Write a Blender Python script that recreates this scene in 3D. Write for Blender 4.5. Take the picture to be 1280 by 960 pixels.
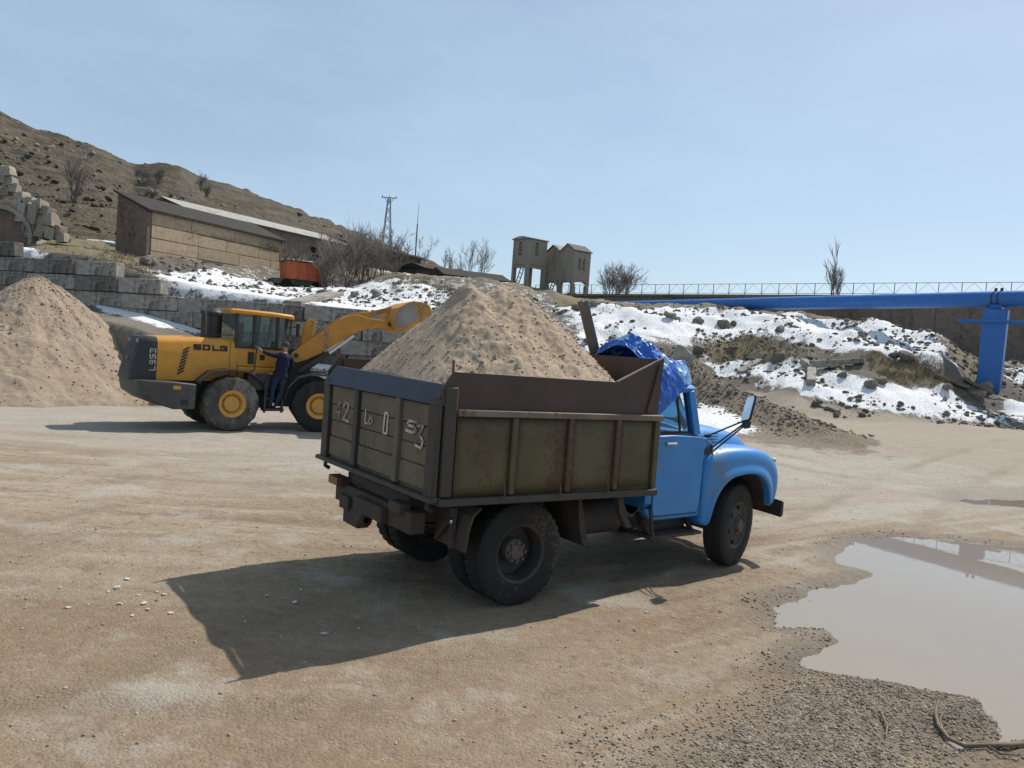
import bpy, math, random
import numpy as np
from math import sin, cos, radians, pi, sqrt, atan2, hypot
from mathutils import Vector, Matrix

for o in list(bpy.data.objects): bpy.data.objects.remove(o, do_unlink=True)
scene = bpy.context.scene
COL = scene.collection

# ------------------------------------------------------------------ camera
FPX, PITCH, ROLL, CAMH = 950.0, radians(-2.5), radians(4.2), 2.4
cd = bpy.data.cameras.new('Camera'); cam = bpy.data.objects.new('Camera', cd); COL.objects.link(cam)
cd.sensor_fit = 'HORIZONTAL'; cd.sensor_width = 36.0; cd.lens = 36.0*FPX/1280.0
cd.clip_start = 0.05; cd.clip_end = 20000
cam.matrix_world = (Matrix.Translation((0, 0, CAMH)) @ Matrix.Rotation(pi/2+PITCH, 4, 'X')
                    @ Matrix.Rotation(ROLL, 4, 'Z'))
scene.camera = cam

# ------------------------------------------------------------------ light
SUN_AZ, SUN_EL = radians(45.0), radians(51.3)
world = bpy.data.worlds.new('World'); scene.world = world; world.use_nodes = True
wn = world.node_tree.nodes; wl = world.node_tree.links; wn.clear()
sky = wn.new('ShaderNodeTexSky'); sky.sky_type = 'NISHITA'; sky.sun_disc = False
sky.sun_elevation = SUN_EL; sky.sun_rotation = SUN_AZ
sky.altitude = 1200; sky.air_density = 1.0; sky.dust_density = 2.5; sky.ozone_density = 1.6
bg = wn.new('ShaderNodeBackground'); bg.inputs['Strength'].default_value = 0.114
# thin veil of high cloud over the whole sky dome
wt = wn.new('ShaderNodeTexCoord'); wmap = wn.new('ShaderNodeMapping'); wmap.inputs['Scale'].default_value = (1.0, 1.0, 3.2)
wno = wn.new('ShaderNodeTexNoise'); wno.inputs['Scale'].default_value = 2.3; wno.inputs['Detail'].default_value = 6; wno.inputs['Roughness'].default_value = .55
wr = wn.new('ShaderNodeMapRange'); wr.inputs[1].default_value = .42; wr.inputs[2].default_value = .85; wr.inputs[3].default_value = .34; wr.inputs[4].default_value = .60
wmix = wn.new('ShaderNodeMixRGB'); wmix.inputs[2].default_value = (6.0, 7.8, 9.2, 1)
wo = wn.new('ShaderNodeOutputWorld')
wl.new(wt.outputs['Generated'], wmap.inputs[0]); wl.new(wmap.outputs[0], wno.inputs['Vector']); wl.new(wno.outputs['Fac'], wr.inputs[0])
wl.new(wr.outputs[0], wmix.inputs[0]); wl.new(sky.outputs[0], wmix.inputs[1]); wl.new(wmix.outputs[0], bg.inputs[0]); wl.new(bg.outputs[0], wo.inputs[0])
ld = bpy.data.lights.new('Sun', 'SUN'); ld.energy = 5.0; ld.angle = radians(0.53); ld.color = (1.0, .95, .87)
sun = bpy.data.objects.new('Sun', ld); COL.objects.link(sun)
SUND = Vector((sin(SUN_AZ)*cos(SUN_EL), cos(SUN_AZ)*cos(SUN_EL), sin(SUN_EL)))
sun.rotation_euler = SUND.to_track_quat('Z', 'Y').to_euler(); sun.location = SUND*60
vs = scene.view_settings; vs.view_transform = 'Standard'; vs.look = 'None'; vs.gamma = 1.0; vs.exposure = -0.06
vs.use_curve_mapping = False
scene.render.engine = 'CYCLES'
scene.cycles.max_bounces = 5; scene.cycles.diffuse_bounces = 2; scene.cycles.glossy_bounces = 3
scene.cycles.transparent_max_bounces = 12; scene.cycles.use_denoising = True
scene.cycles.caustics_reflective = False; scene.cycles.caustics_refractive = False

# ------------------------------------------------------------------ survey: photo pixel (1280x960) + distance -> place
def ray(px, py):
    a, b = px-640.0, py-480.0
    cr, sr = cos(ROLL), sin(ROLL)
    u = cr*a+sr*b; v = -sr*a+cr*b
    x = u/FPX; up = -v/FPX
    cp, sp = cos(PITCH), sin(PITCH)
    return (x, cp-up*sp, sp+up*cp)
def P(px, py, d):
    r = ray(px, py); k = d/r[1]
    return Vector((r[0]*k, d, CAMH+r[2]*k))
def horizon(px): return 439.0+(px-640.0)*0.0734

# ------------------------------------------------------------------ numpy noise
def _h(i, j, s):
    with np.errstate(over='ignore'):
        n = (i.astype(np.int64)*374761393 + j.astype(np.int64)*668265263 + s*974634777) & 0xffffffff
        n = ((n ^ (n >> 13))*1274126177) & 0xffffffff
        n = n ^ (n >> 16)
    return (n & 0xffff)/65535.0
def vnoise(x, y, s=0):
    xi = np.floor(x); yi = np.floor(y); fx = x-xi; fy = y-yi
    fx = fx*fx*(3-2*fx); fy = fy*fy*(3-2*fy)
    a = _h(xi, yi, s); b = _h(xi+1, yi, s); c = _h(xi, yi+1, s); d = _h(xi+1, yi+1, s)
    return (a*(1-fx)+b*fx)*(1-fy)+(c*(1-fx)+d*fx)*fy
def fbm(x, y, sc=1.0, octv=4, s=0, gain=.5):
    x = np.asarray(x, float)*sc; y = np.asarray(y, float)*sc
    t = 0; a = 1.0; n = 0
    for k in range(octv):
        t = t+a*vnoise(x+17.3*k, y-9.1*k, s+k); n += a; a *= gain; x = x*2.03; y = y*2.03
    return t/n-.5           # about -.5 .. .5
def sstep(a, b, x):
    t = np.clip((x-a)/(b-a), 0, 1); return t*t*(3-2*t)

# ------------------------------------------------------------------ mesh builder
class MB:
    def __init__(s): s.v = []; s.f = []
    def add(s, vs_, fs_):
        o = len(s.v); s.v += [tuple(v) for v in vs_]; s.f += [tuple(i+o for i in f) for f in fs_]; return s
    def box(s, x0, x1, y0, y1, z0, z1, m=None):
        vs_ = [Vector(c) for c in ((x0,y0,z0),(x1,y0,z0),(x1,y1,z0),(x0,y1,z0),(x0,y0,z1),(x1,y0,z1),(x1,y1,z1),(x0,y1,z1))]
        if m is not None: vs_ = [m @ v for v in vs_]
        return s.add(vs_, [(3,2,1,0),(4,5,6,7),(0,1,5,4),(1,2,6,5),(2,3,7,6),(3,0,4,7)])
    def prism(s, poly, a, b, axis='y', m=None):
        """2-D polygon extruded along an axis from a to b"""
        def mk(p, t):
            if axis == 'y': v = Vector((p[0], t, p[1]))
            elif axis == 'x': v = Vector((t, p[0], p[1]))
            else: v = Vector((p[0], p[1], t))
            return m @ v if m is not None else v
        n = len(poly)
        vs_ = [mk(p, a) for p in poly]+[mk(p, b) for p in poly]
        fs_ = [tuple(range(n)), tuple(range(2*n-1, n-1, -1))]+[((i+1) % n, i, n+i, n+(i+1) % n) for i in range(n)]
        return s.add(vs_, fs_)
    def tube(s, pts, r, n=8, cap=True):
        pts = [Vector(p) for p in pts]
        rs = r if isinstance(r, (list, tuple)) else [r]*len(pts)
        vs_ = []; prev = None
        for i, p in enumerate(pts):
            d = (pts[min(i+1, len(pts)-1)]-pts[max(i-1, 0)])
            if d.length < 1e-9: d = Vector((0, 0, 1))
            d.normalize()
            if prev is None: u = d.orthogonal().normalized()
            else:
                u = prev-d*prev.dot(d)
                u = d.orthogonal().normalized() if u.length < 1e-6 else u.normalized()
            prev = u; w = d.cross(u)
            for k in range(n):
                t = 2*pi*k/n; vs_.append(p+(u*cos(t)+w*sin(t))*rs[i])
        fs_ = []
        for i in range(len(pts)-1):
            for k in range(n):
                a = i*n+k; b = i*n+(k+1) % n; fs_.append((a, b, b+n, a+n))
        if cap: fs_ += [tuple(range(n-1, -1, -1)), tuple(range((len(pts)-1)*n, len(pts)*n))]
        return s.add(vs_, fs_)
    def bar(s, p, q, w, h, up=(0, 0, 1)):
        """rectangular bar between two points"""
        p = Vector(p); q = Vector(q); d = (q-p).normalized(); up = Vector(up)
        sd = d.cross(up)
        sd = d.orthogonal().normalized() if sd.length < 1e-5 else sd.normalized()
        u = sd.cross(d).normalized()
        vs_ = [c+sd*a*w/2+u*b*h/2 for c in (p, q) for a, b in ((-1,-1),(1,-1),(1,1),(-1,1))]
        return s.add(vs_, [(0,1,2,3),(7,6,5,4),(0,4,5,1),(1,5,6,2),(2,6,7,3),(3,7,4,0)])
    def lathe(s, prof, n=32, c=(0, 0, 0), axis='y', rf=None, close=False):
        """profile [(radius, along)] turned about an axis through c; rf(i, k, r) may alter a radius"""
        c = Vector(c); vs_ = []; m = len(prof)
        for i in range(n):
            t = 2*pi*i/n
            for k, (r, a) in enumerate(prof):
                if rf: r = rf(i, k, r)
                if axis == 'y': v = Vector((r*cos(t), a, r*sin(t)))
                elif axis == 'x': v = Vector((a, r*cos(t), r*sin(t)))
                else: v = Vector((r*cos(t), r*sin(t), a))
                vs_.append(c+v)
        fs_ = []
        mm = m if close else m-1
        for i in range(n):
            for k in range(mm):
                a = i*m+k; b = i*m+(k+1) % m; e = ((i+1) % n)*m
                fs_.append((a, b, e+(k+1) % m, e+k))
        return s.add(vs_, fs_)
    def loft(s, rings, closed=True, cap=True):
        n = len(rings[0]); vs_ = [Vector(p) for r in rings for p in r]; fs_ = []
        for i in range(len(rings)-1):
            for k in range(n if closed else n-1):
                a = i*n+k; b = i*n+(k+1) % n; fs_.append((a, b, b+n, a+n))
        if cap and closed: fs_ += [tuple(range(n-1, -1, -1)), tuple(range((len(rings)-1)*n, len(rings)*n))]
        return s.add(vs_, fs_)
    def build(s, name, mat, parent=None, smooth=None, bevel=0, seg=2, loc=None):
        me = bpy.data.meshes.new(name); me.from_pydata(s.v, [], s.f); me.validate(); me.update()
        return link(name, me, mat, parent, smooth, bevel, seg, loc)
def link(name, me, mat, parent=None, smooth=None, bevel=0, seg=2, loc=None):
    import bmesh
    bm = bmesh.new(); bm.from_mesh(me); bmesh.ops.recalc_face_normals(bm, faces=bm.faces); bm.to_mesh(me); bm.free()
    if mat is not None: me.materials.append(mat)
    if smooth:
        me.shade_smooth(); me.set_sharp_from_angle(angle=radians(smooth))
    o = bpy.data.objects.new(name, me); COL.objects.link(o)
    if parent is not None: o.parent = parent
    if loc is not None: o.location = loc
    if bevel:
        b = o.modifiers.new('Bevel', 'BEVEL'); b.width = bevel; b.segments = seg; b.limit_method = 'ANGLE'; b.angle_limit = radians(40)
        b.harden_normals = False
        if not smooth: me.shade_smooth(); me.set_sharp_from_angle(angle=radians(50))
    return o
def tag(o, label=None, cat=None, group=None, kind=None):
    if label: o['label'] = label
    if cat: o['category'] = cat
    if group: o['group'] = group
    if kind: o['kind'] = kind
    return o
def empty(name, loc=(0, 0, 0), rz=0.0):
    o = bpy.data.objects.new(name, None); COL.objects.link(o); o.location = loc; o.rotation_euler = (0, 0, rz); o.empty_display_size = .3
    return o
def grid_mesh(name, X, Y, Z, mat, attrs=None, smooth=True):
    r, c = X.shape
    me = bpy.data.meshes.new(name)
    idx = np.arange(r*c).reshape(r, c)
    q = np.stack([idx[:-1, :-1], idx[:-1, 1:], idx[1:, 1:], idx[1:, :-1]], -1).reshape(-1, 4)
    me.vertices.add(r*c); me.vertices.foreach_set('co', np.stack([X, Y, Z], -1).astype(np.float32).ravel())
    me.loops.add(q.size); me.loops.foreach_set('vertex_index', q.astype(np.int32).ravel())
    me.polygons.add(len(q)); me.polygons.foreach_set('loop_start', np.arange(0, q.size, 4, dtype=np.int32))
    me.update(calc_edges=True)
    for k, a in (attrs or {}).items():
        at = me.attributes.new(k, 'FLOAT', 'POINT'); at.data.foreach_set('value', np.asarray(a, np.float32).ravel())
    if smooth: me.shade_smooth()
    me.materials.append(mat)
    o = bpy.data.objects.new(name, me); COL.objects.link(o)
    return o
ICO_V = None
def ico():
    global ICO_V, ICO_F
    if ICO_V is None:
        t = (1+sqrt(5))/2
        v = np.array([(-1,t,0),(1,t,0),(-1,-t,0),(1,-t,0),(0,-1,t),(0,1,t),(0,-1,-t),(0,1,-t),(t,0,-1),(t,0,1),(-t,0,-1),(-t,0,1)], float)
        ICO_V = v/np.linalg.norm(v[0])
        ICO_F = np.array([(0,11,5),(0,5,1),(0,1,7),(0,7,10),(0,10,11),(1,5,9),(5,11,4),(11,10,2),(10,7,6),(7,1,8),(3,9,4),(3,4,2),(3,2,6),(3,6,8),(3,8,9),(4,9,5),(2,4,11),(6,2,10),(8,6,7),(9,8,1)])
    return ICO_V, ICO_F
def scatter_stones(name, pts, sizes, mat, seed=1, flat=.65, parent=None):
    v, f = ico(); rng = np.random.default_rng(seed); n = len(pts)
    a = rng.uniform(0, 2*pi, n); V = np.repeat(v[None], n, 0)*rng.uniform(.65, 1.25, (n, 12, 1))
    V = V*np.stack([rng.uniform(.7, 1.4, n), rng.uniform(.7, 1.1, n), rng.uniform(.5, 1.0, n)*flat/.65], -1)[:, None, :]
    c, s_ = np.cos(a)[:, None], np.sin(a)[:, None]
    X = V[..., 0]*c-V[..., 1]*s_; Y = V[..., 0]*s_+V[..., 1]*c
    V = np.stack([X, Y, V[..., 2]], -1)*np.asarray(sizes)[:, None, None]+np.asarray(pts)[:, None, :]
    F = (f[None]+(np.arange(n)*12)[:, None, None]).reshape(-1, 3)
    me = bpy.data.meshes.new(name)
    me.vertices.add(n*12); me.vertices.foreach_set('co', V.astype(np.float32).ravel())
    me.loops.add(F.size); me.loops.foreach_set('vertex_index', F.astype(np.int32).ravel())
    me.polygons.add(len(F)); me.polygons.foreach_set('loop_start', np.arange(0, F.size, 3, dtype=np.int32))
    me.update(calc_edges=True)
    at = me.attributes.new('tone', 'FLOAT', 'POINT'); at.data.foreach_set('value', np.repeat(rng.uniform(0, 1, n), 12).astype(np.float32))
    me.materials.append(mat)
    o = bpy.data.objects.new(name, me); COL.objects.link(o)
    if parent: o.parent = parent
    return o

# ------------------------------------------------------------------ materials
def new_mat(name):
    m = bpy.data.materials.new(name); m.use_nodes = True
    nt = m.node_tree; return m, nt, nt.nodes['Principled BSDF']
def N(nt, t, **kw):
    n = nt.nodes.new(t)
    for k, v in kw.items(): setattr(n, k, v)
    return n
def noise(nt, vec, scale, detail=4, rough=.55, dist=0):
    n = N(nt, 'ShaderNodeTexNoise'); n.inputs['Scale'].default_value = scale; n.inputs['Detail'].default_value = detail
    n.inputs['Roughness'].default_value = rough; n.inputs['Distortion'].default_value = dist
    nt.links.new(vec, n.inputs['Vector']); return n.outputs['Fac']
def mrange(nt, x, a, b, c=0.0, d=1.0):
    n = N(nt, 'ShaderNodeMapRange'); n.interpolation_type = 'SMOOTHSTEP'
    for i, val in enumerate((a, b, c, d)): n.inputs[i+1].default_value = val
    nt.links.new(x, n.inputs[0]); return n.outputs[0]
def mix(nt, fac, a, b, mode='MIX'):
    n = N(nt, 'ShaderNodeMixRGB', blend_type=mode)
    for i, v in ((0, fac), (1, a), (2, b)):
        if isinstance(v, (int, float)): n.inputs[i].default_value = v if i == 0 else (v, v, v, 1)
        elif isinstance(v, (tuple, list)): n.inputs[i].default_value = (*v[:3], 1)
        else: nt.links.new(v, n.inputs[i])
    return n.outputs[0]
def mathn(nt, op, a, b=None, c=None):
    n = N(nt, 'ShaderNodeMath', operation=op)
    for i, v in enumerate((a, b, c)):
        if v is None: continue
        if isinstance(v, (int, float)): n.inputs[i].default_value = v
        else: nt.links.new(v, n.inputs[i])
    return n.outputs[0]
def texco(nt, scale=(1, 1, 1), which='Object'):
    tc = N(nt, 'ShaderNodeTexCoord'); mp = N(nt, 'ShaderNodeMapping'); mp.inputs['Scale'].default_value = scale
    nt.links.new(tc.outputs[which], mp.inputs[0]); return mp.outputs[0]
def bump(nt, bsdf, h, strength, dist):
    b = N(nt, 'ShaderNodeBump'); b.inputs['Strength'].default_value = strength; b.inputs['Distance'].default_value = dist
    nt.links.new(h, b.inputs['Height']); nt.links.new(b.outputs[0], bsdf.inputs['Normal']); return b
def paint(name, col, col2=None, rough=.5, metal=0.0, scale=3.0, dirt=None, dirt_amt=.5, dirt_scale=2.5, bmp=.15, bscale=30, spec=.5, streak=(1, 1, .35), objvar=0):
    """painted, worn or rusty surface: two tones of the base, patches of dirt/rust with their own shape, fine relief"""
    m, nt, b = new_mat(name)
    v = texco(nt); vs2 = texco(nt, streak)
    n1 = noise(nt, v, scale, 5); c = mix(nt, mrange(nt, n1, .35, .65), col, col2 or tuple(x*.8 for x in col))
    r = None
    if dirt:
        n2 = noise(nt, vs2, dirt_scale, 7, .65); n3 = noise(nt, v, dirt_scale*9, 4)
        f = mathn(nt, 'ADD', n2, mathn(nt, 'MULTIPLY', mathn(nt, 'SUBTRACT', n3, .5), .5))
        f = mrange(nt, f, .72-.45*dirt_amt, .92-.45*dirt_amt)
        c = mix(nt, f, c, dirt)
        r = mathn(nt, 'ADD', mathn(nt, 'MULTIPLY', f, max(0, .9-rough)), rough); nt.links.new(r, b.inputs['Roughness'])
    else: b.inputs['Roughness'].default_value = rough
    if objvar:
        oi = N(nt, 'ShaderNodeObjectInfo'); c = mix(nt, 1.0, c, mrange(nt, oi.outputs['Random'], 0, 1, 1-objvar, 1+objvar), 'MULTIPLY')
    nt.links.new(c, b.inputs['Base Color']); b.inputs['Metallic'].default_value = metal; b.inputs['Specular IOR Level'].default_value = spec
    if bmp: bump(nt, b, noise(nt, v, bscale, 4), bmp, .01)
    return m
def glass(name, tint=(.75, .85, .85), refl=1.0):
    m, nt, b = new_mat(name); nt.nodes.remove(b)
    tr = N(nt, 'ShaderNodeBsdfTransparent'); tr.inputs[0].default_value = (*tint, 1)
    gl = N(nt, 'ShaderNodeBsdfGlossy'); gl.inputs['Roughness'].default_value = .03
    fr = N(nt, 'ShaderNodeFresnel'); fr.inputs[0].default_value = 1.5
    mx = N(nt, 'ShaderNodeMixShader'); nt.links.new(mathn(nt, 'MINIMUM', mathn(nt, 'MULTIPLY', fr.outputs[0], 1.5*refl), 1.0), mx.inputs[0])
    nt.links.new(tr.outputs[0], mx.inputs[1]); nt.links.new(gl.outputs[0], mx.inputs[2])
    nt.links.new(mx.outputs[0], nt.nodes['Material Output'].inputs[0]); return m

# =================================================================== TERRAIN
def haz(px):
    r = ray(px, horizon(px)); return r[0]/r[1]
KN = [ # photo column : (distance, height) of slope foot, wall foot, wall top / mid bank, crest, plateau, far
 (-500, (38.0,-1.4),(41.00,1.00),(44,3.4),(44.8,6.0),(52,7.2),(66,9.0),(110,12)),
 (-100, (36.0,-1.4),(38.00,1.20),(40,3.5),(40.7,5.9),(50,7.2),(63,9.0),(110,12)),
 (45, (34.8,-1.3),(36.20,2.40),(38.6,3.6),(39.3,5.7),(48,7.0),(62,8.8),(110,12)),
 (108, (33.0,-1.1),(34.40,2.50),(37.8,3.3),(38.5,5.6),(47,6.8),(62,8.7),(110,12)),
 (180, (31.4,-1.0),(32.80,2.10),(37.2,2.9),(37.9,4.8),(47,6.5),(62,8.6),(110,11.5)),
 (260, (30.6,-0.8),(32.00,1.30),(36.6,2.3),(37.3,4.2),(47,6.1),(62,8.5),(110,11)),
 (350, (30.2,-0.6),(31.60,0.40),(36.0,1.3),(36.7,4.0),(48,5.2),(62,8.4),(110,10.5)),
 (440, (29.0,-0.5),(32.00,0.25),(36.0,1.2),(36.7,3.7),(48,5.3),(62,8.2),(110,10)),
 (520, (30.0,-0.4),(33.00,0.40),(36.0,1.2),(39,3.9),(48,6.3),(62,7.9),(110,9.5)),
 (600, (30.0,-0.3),(33.50,0.65),(37,1.6),(41,4.1),(50,6.6),(64,8.0),(110,9)),
 (700, (30.0,-0.1),(33.50,0.90),(37,1.9),(42,4.1),(50,5.9),(76,8.1),(110,8.6)),
 (800, (31.0,0.1),(34.00,1.05),(37,2.0),(43,4.6),(50,5.8),(66,6.8),(110,7.5)),
 (900, (34.0,0.7),(36.50,1.30),(39,1.9),(44,4.6),(49.5,5.95),(60,6.5),(110,7)),
 (1000, (31.0,0.6),(34.00,1.50),(37,2.4),(42,4.6),(47,5.9),(56,6.4),(110,6.6)),
 (1100, (30.0,0.6),(32.50,1.45),(35,2.3),(39,4.2),(44,5.55),(53,5.8),(110,6.3)),
 (1170, (31.0,0.7),(33.00,1.45),(35,2.2),(38,3.8),(42,4.75),(50,5.0),(110,6)),
 (1215, (32.0,0.8),(33.50,1.25),(35,1.7),(37,2.4),(41,3.2),(47,4.2),(110,6)),
 (1300, (32.0,0.8),(34.00,1.30),(36,1.8),(40,2.6),(45,3.4),(50,4.2),(110,6)),
 (1700, (33.0,0.9),(35.50,1.45),(38,2.0),(42,2.8),(46,3.4),(52,4.2),(110,6))]
KT = np.array([haz(k[0]) for k in KN])
KD = np.array([[q[0] for q in k[1:]] for k in KN], float); KZ = np.array([[q[1] for q in k[1:]] for k in KN], float)
RIDGE_A = P(868, 468, 37.0); RIDGE_B = P(1042, 548, 24.0)
def zsmooth(x, y):
    x = np.asarray(x, float); y = np.asarray(y, float)
    t = x/np.maximum(y, 6.0)
    dw = y+fbm(x, y, .16, 3, 5)*1.6*sstep(24, 34, y)*sstep(-.12, .0, t)
    z = np.zeros_like(y); z1 = np.interp(t, [-.7, -.35, 0, .5], [-.3, -.22, 0, 0])
    dk = [np.full_like(y, 8.5), np.full_like(y, 16.0)]; zk = [np.zeros_like(y), z1]
    for k in range(KD.shape[1]):
        dk.append(np.interp(t, KT, KD[:, k])); zk.append(np.interp(t, KT, KZ[:, k]))
    for k in range(len(dk)-1):
        s = np.clip((dw-dk[k])/(dk[k+1]-dk[k]), 0, 1)
        z = np.where(dw >= dk[k], zk[k]*(1-s)+zk[k+1]*s, z)
    # gravel windrow beside the track
    ax, ay, bx, by = RIDGE_A.x, RIDGE_A.y, RIDGE_B.x, RIDGE_B.y
    L2 = (bx-ax)**2+(by-ay)**2; u = np.clip(((x-ax)*(bx-ax)+(y-ay)*(by-ay))/L2, 0, 1)
    dist = np.hypot(x-(ax+u*(bx-ax)), y-(ay+u*(by-ay)))
    z = z+(1.15*(1-u)+.30*u)*np.exp(-(dist/(1.25-.35*u))**2)
    return z
def zbase(x, y):
    x = np.asarray(x, float); y = np.asarray(y, float)
    z = zsmooth(x, y); t = x/np.maximum(y, 6)
    bank = sstep(30, 36, y)*sstep(-.10, .02, t)
    upper = sstep(38.5, 41, y)*(1-sstep(-.10, .02, t))
    z = z+fbm(x, y, .33, 4, 11)*(1.5*bank+.9*upper)*(1-.8*sstep(55, 75, y))
    z = z+fbm(x, y, 1.3, 3, 12)*(.42*bank+.35*upper)*(1-sstep(55, 75, y))
    # level standing under the loader and the truck
    w = np.exp(-((x+7.6)**2+(y-23.8)**2)/30.0); w = np.clip(w*1.8, 0, 1); z = z*(1-w)+(-.51)*w
    w = np.clip(1.6*np.exp(-((x+14.8)**2/9+(y-50.5)**2/14)), 0, 1); z = z*(1-w)+np.minimum(z, 5.35)*w
    return z
def gz(x, y): return float(zbase(np.array([float(x)]), np.array([float(y)]))[0])
def hit(px, py, d0=3.0, d1=125.0):
    d = np.arange(d0, d1, .06); r = ray(px, py); k = d/r[1]
    x = r[0]*k; z = CAMH+r[2]*k; b = zbase(x, d)
    i = np.argmax(z <= b)
    if z[i] > b[i]: i = len(d)-1
    return np.array([x[i], d[i]])
def hits(pl): return np.array([hit(*p) for p in pl])
def poly_sd(x, y, poly):
    """signed distance to a plan polygon, positive inside"""
    dm = np.full(x.shape, 1e9); ins = np.zeros(x.shape, bool); n = len(poly)
    for i in range(n):
        ax, ay = poly[i]; bx, by = poly[(i+1) % n]
        ex, ey = bx-ax, by-ay; L2 = ex*ex+ey*ey+1e-12
        u = np.clip(((x-ax)*ex+(y-ay)*ey)/L2, 0, 1)
        dm = np.minimum(dm, np.hypot(x-ax-u*ex, y-ay-u*ey))
        c = ((ay > y) != (by > y)) & (x < ex*(y-ay)/(ey if abs(ey) > 1e-12 else 1e-12)+ax); ins ^= c
    return np.where(ins, dm, -dm)

PUDDLE = hits([(1072,673),(1122,669),(1200,674),(1290,684),(1420,700),(1420,960),(1330,950),(1280,927),(1214,939),(1179,953),(1150,939),(1161,921),(1232,917),
               (1241,905),(1214,875),(1143,861),(1058,847),(991,834),(995,818),(1037,800),(1030,787),(963,786),(956,755),(1002,737),(1072,726),(1090,715),(1037,701),(1051,684)])
PUDDLE2 = hits([(1185,623),(1230,616),(1300,618),(1380,622),(1380,634),(1290,632),(1220,631)])
SNOWS = [hits(p) for p in [
 [(690,384),(740,378),(770,384),(830,384),(900,384),(960,388),(1000,394),(1080,404),(1120,406),(1150,408),(1175,424),(1205,464),(1168,464),(1110,448),(1040,440),(985,428),(940,424),(860,430),(800,424),(740,416)],
 [(690,382),(735,392),(760,420),(800,440),(850,455),(850,478),(780,474),(720,430)],
 [(880,452),(915,440),(940,448),(985,450),(1012,462),(1060,470),(1110,482),(1180,488),(1230,510),(1278,524),(1240,529),(1150,521),(1080,511),(1000,494),(940,478),(900,468)],
 [(830,470),(868,474),(900,492),(940,522),(946,540),(905,545),(860,535),(825,500)],
 [(985,514),(1006,509),(1022,521),(1030,531),(1000,531)],
 [(176,334),(230,343),(300,347),(352,352),(385,360),(400,382),(350,380),(280,374),(200,360)],
 [(330,352),(385,352),(440,358),(500,350),(560,365),(560,392),(470,397),(395,396),(385,372)],
 [(95,372),(140,370),(200,388),(256,404),(262,420),(200,409),(140,394)],
 [(-20,313),(38,308),(48,330),(-20,337)],
 [(96,292),(140,286),(152,306),(112,316)],
 [(1255,464),(1300,462),(1300,480),(1264,480)], [(1250,500),(1300,505),(1300,527),(1275,523)],
 [(352,425),(400,440),(450,458),(450,482),(365,455)]]]
GRASSES = [hits(p) for p in [
 [(1165,408),(1190,412),(1215,432),(1240,455),(1240,485),(1225,490),(1205,468),(1185,430)],
 [(868,432),(905,424),(960,420),(1010,440),(1000,452),(930,446),(890,452)],
 [(1085,448),(1130,450),(1180,472),(1160,484),(1100,470)],
 [(40,300),(160,300),(190,335),(120,325),(50,312)],
 [(690,366),(760,372),(830,374),(830,384),(700,384)],
 [(840,372),(905,374),(1010,382),(1100,394),(1090,402),(1000,392),(900,384),(840,384)]]]
SPIT = hits([(760,960),(880,900),(990,852),(1060,850),(1140,862),(1216,878),(1244,906),(1228,918),(1160,922),(1140,945),(1180,990),(900,1100),(700,1100)])
ROAD = hits([(880,483),(930,489),(1010,501),(1090,516),(1240,533),(1330,548),(1330,610),(1150,575),(1050,552),(980,510),(900,490)])

rows = [4.0]
while rows[-1] < 123: rows.append(rows[-1]*1.0062)
while rows[-1] < 5000: rows.append(rows[-1]*1.06)
rows = np.array(rows); cols = np.linspace(-1.12, 1.12, 580)
Yr, Ac = np.meshgrid(rows, cols, indexing='ij'); GX = Ac*Yr; GY = Yr-8.0
GZ = zbase(GX, GY)
near = 1-sstep(24, 40, GY)
def _rot(a): return GX*cos(a)+GY*sin(a), -GX*sin(a)+GY*cos(a)
wq = fbm(GX, GY, .12, 2, 20)*1.6
STREAK = 0; STREAK2 = 0
side = sstep(-.25, .25, GX/np.maximum(GY, 4)+fbm(GX, GY, .15, 2, 19)*.4)
for a_, wt_ in ((radians(6), 1-side), (radians(33), side)):
    su, sv = _rot(a_)
    STREAK = STREAK+wt_*fbm(su*.13, (sv+wq)*.95, 1.0, 5, 21, .62)
    STREAK2 = STREAK2+wt_*fbm(su*.35, (sv+wq*.6)*4.5, 1.0, 3, 23)
lump = fbm(GX, GY, .8, 4, 31); fine = fbm(GX, GY, 5.0, 3, 32)
sdP = poly_sd(GX, GY, PUDDLE)+fbm(GX, GY, .9, 3, 41)*.22+fbm(GX, GY, 6.0, 4, 46, .6)*.16
sdP2 = poly_sd(GX, GY, PUDDLE2)+fbm(GX, GY, 1.2, 4, 42)*.9
sdSpit = poly_sd(GX, GY, SPIT)+fbm(GX, GY, 1.6, 3, 44)*.5
calm = sstep(-.9, .1, np.maximum(sdP, sdP2))
GZ = GZ+near*(STREAK*.06+STREAK2*.022+lump*.05+fine*.014)*(1-.9*calm)
# shallow basins of the puddles
GZ = GZ-.10*sstep(-.06, .40, sdP)+.02*sstep(-.8, -.1, sdP)*(1-sstep(-.1, .0, sdP))
GZ = np.where(sdP2 > -.6, GZ-.08*sstep(-.6, .8, sdP2), GZ)
GZ = GZ+sstep(-.2, .4, sdSpit)*(.03+fbm(GX, GY, 7, 3, 45)*.045)*(1-sstep(-.15, .1, sdP))
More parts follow.
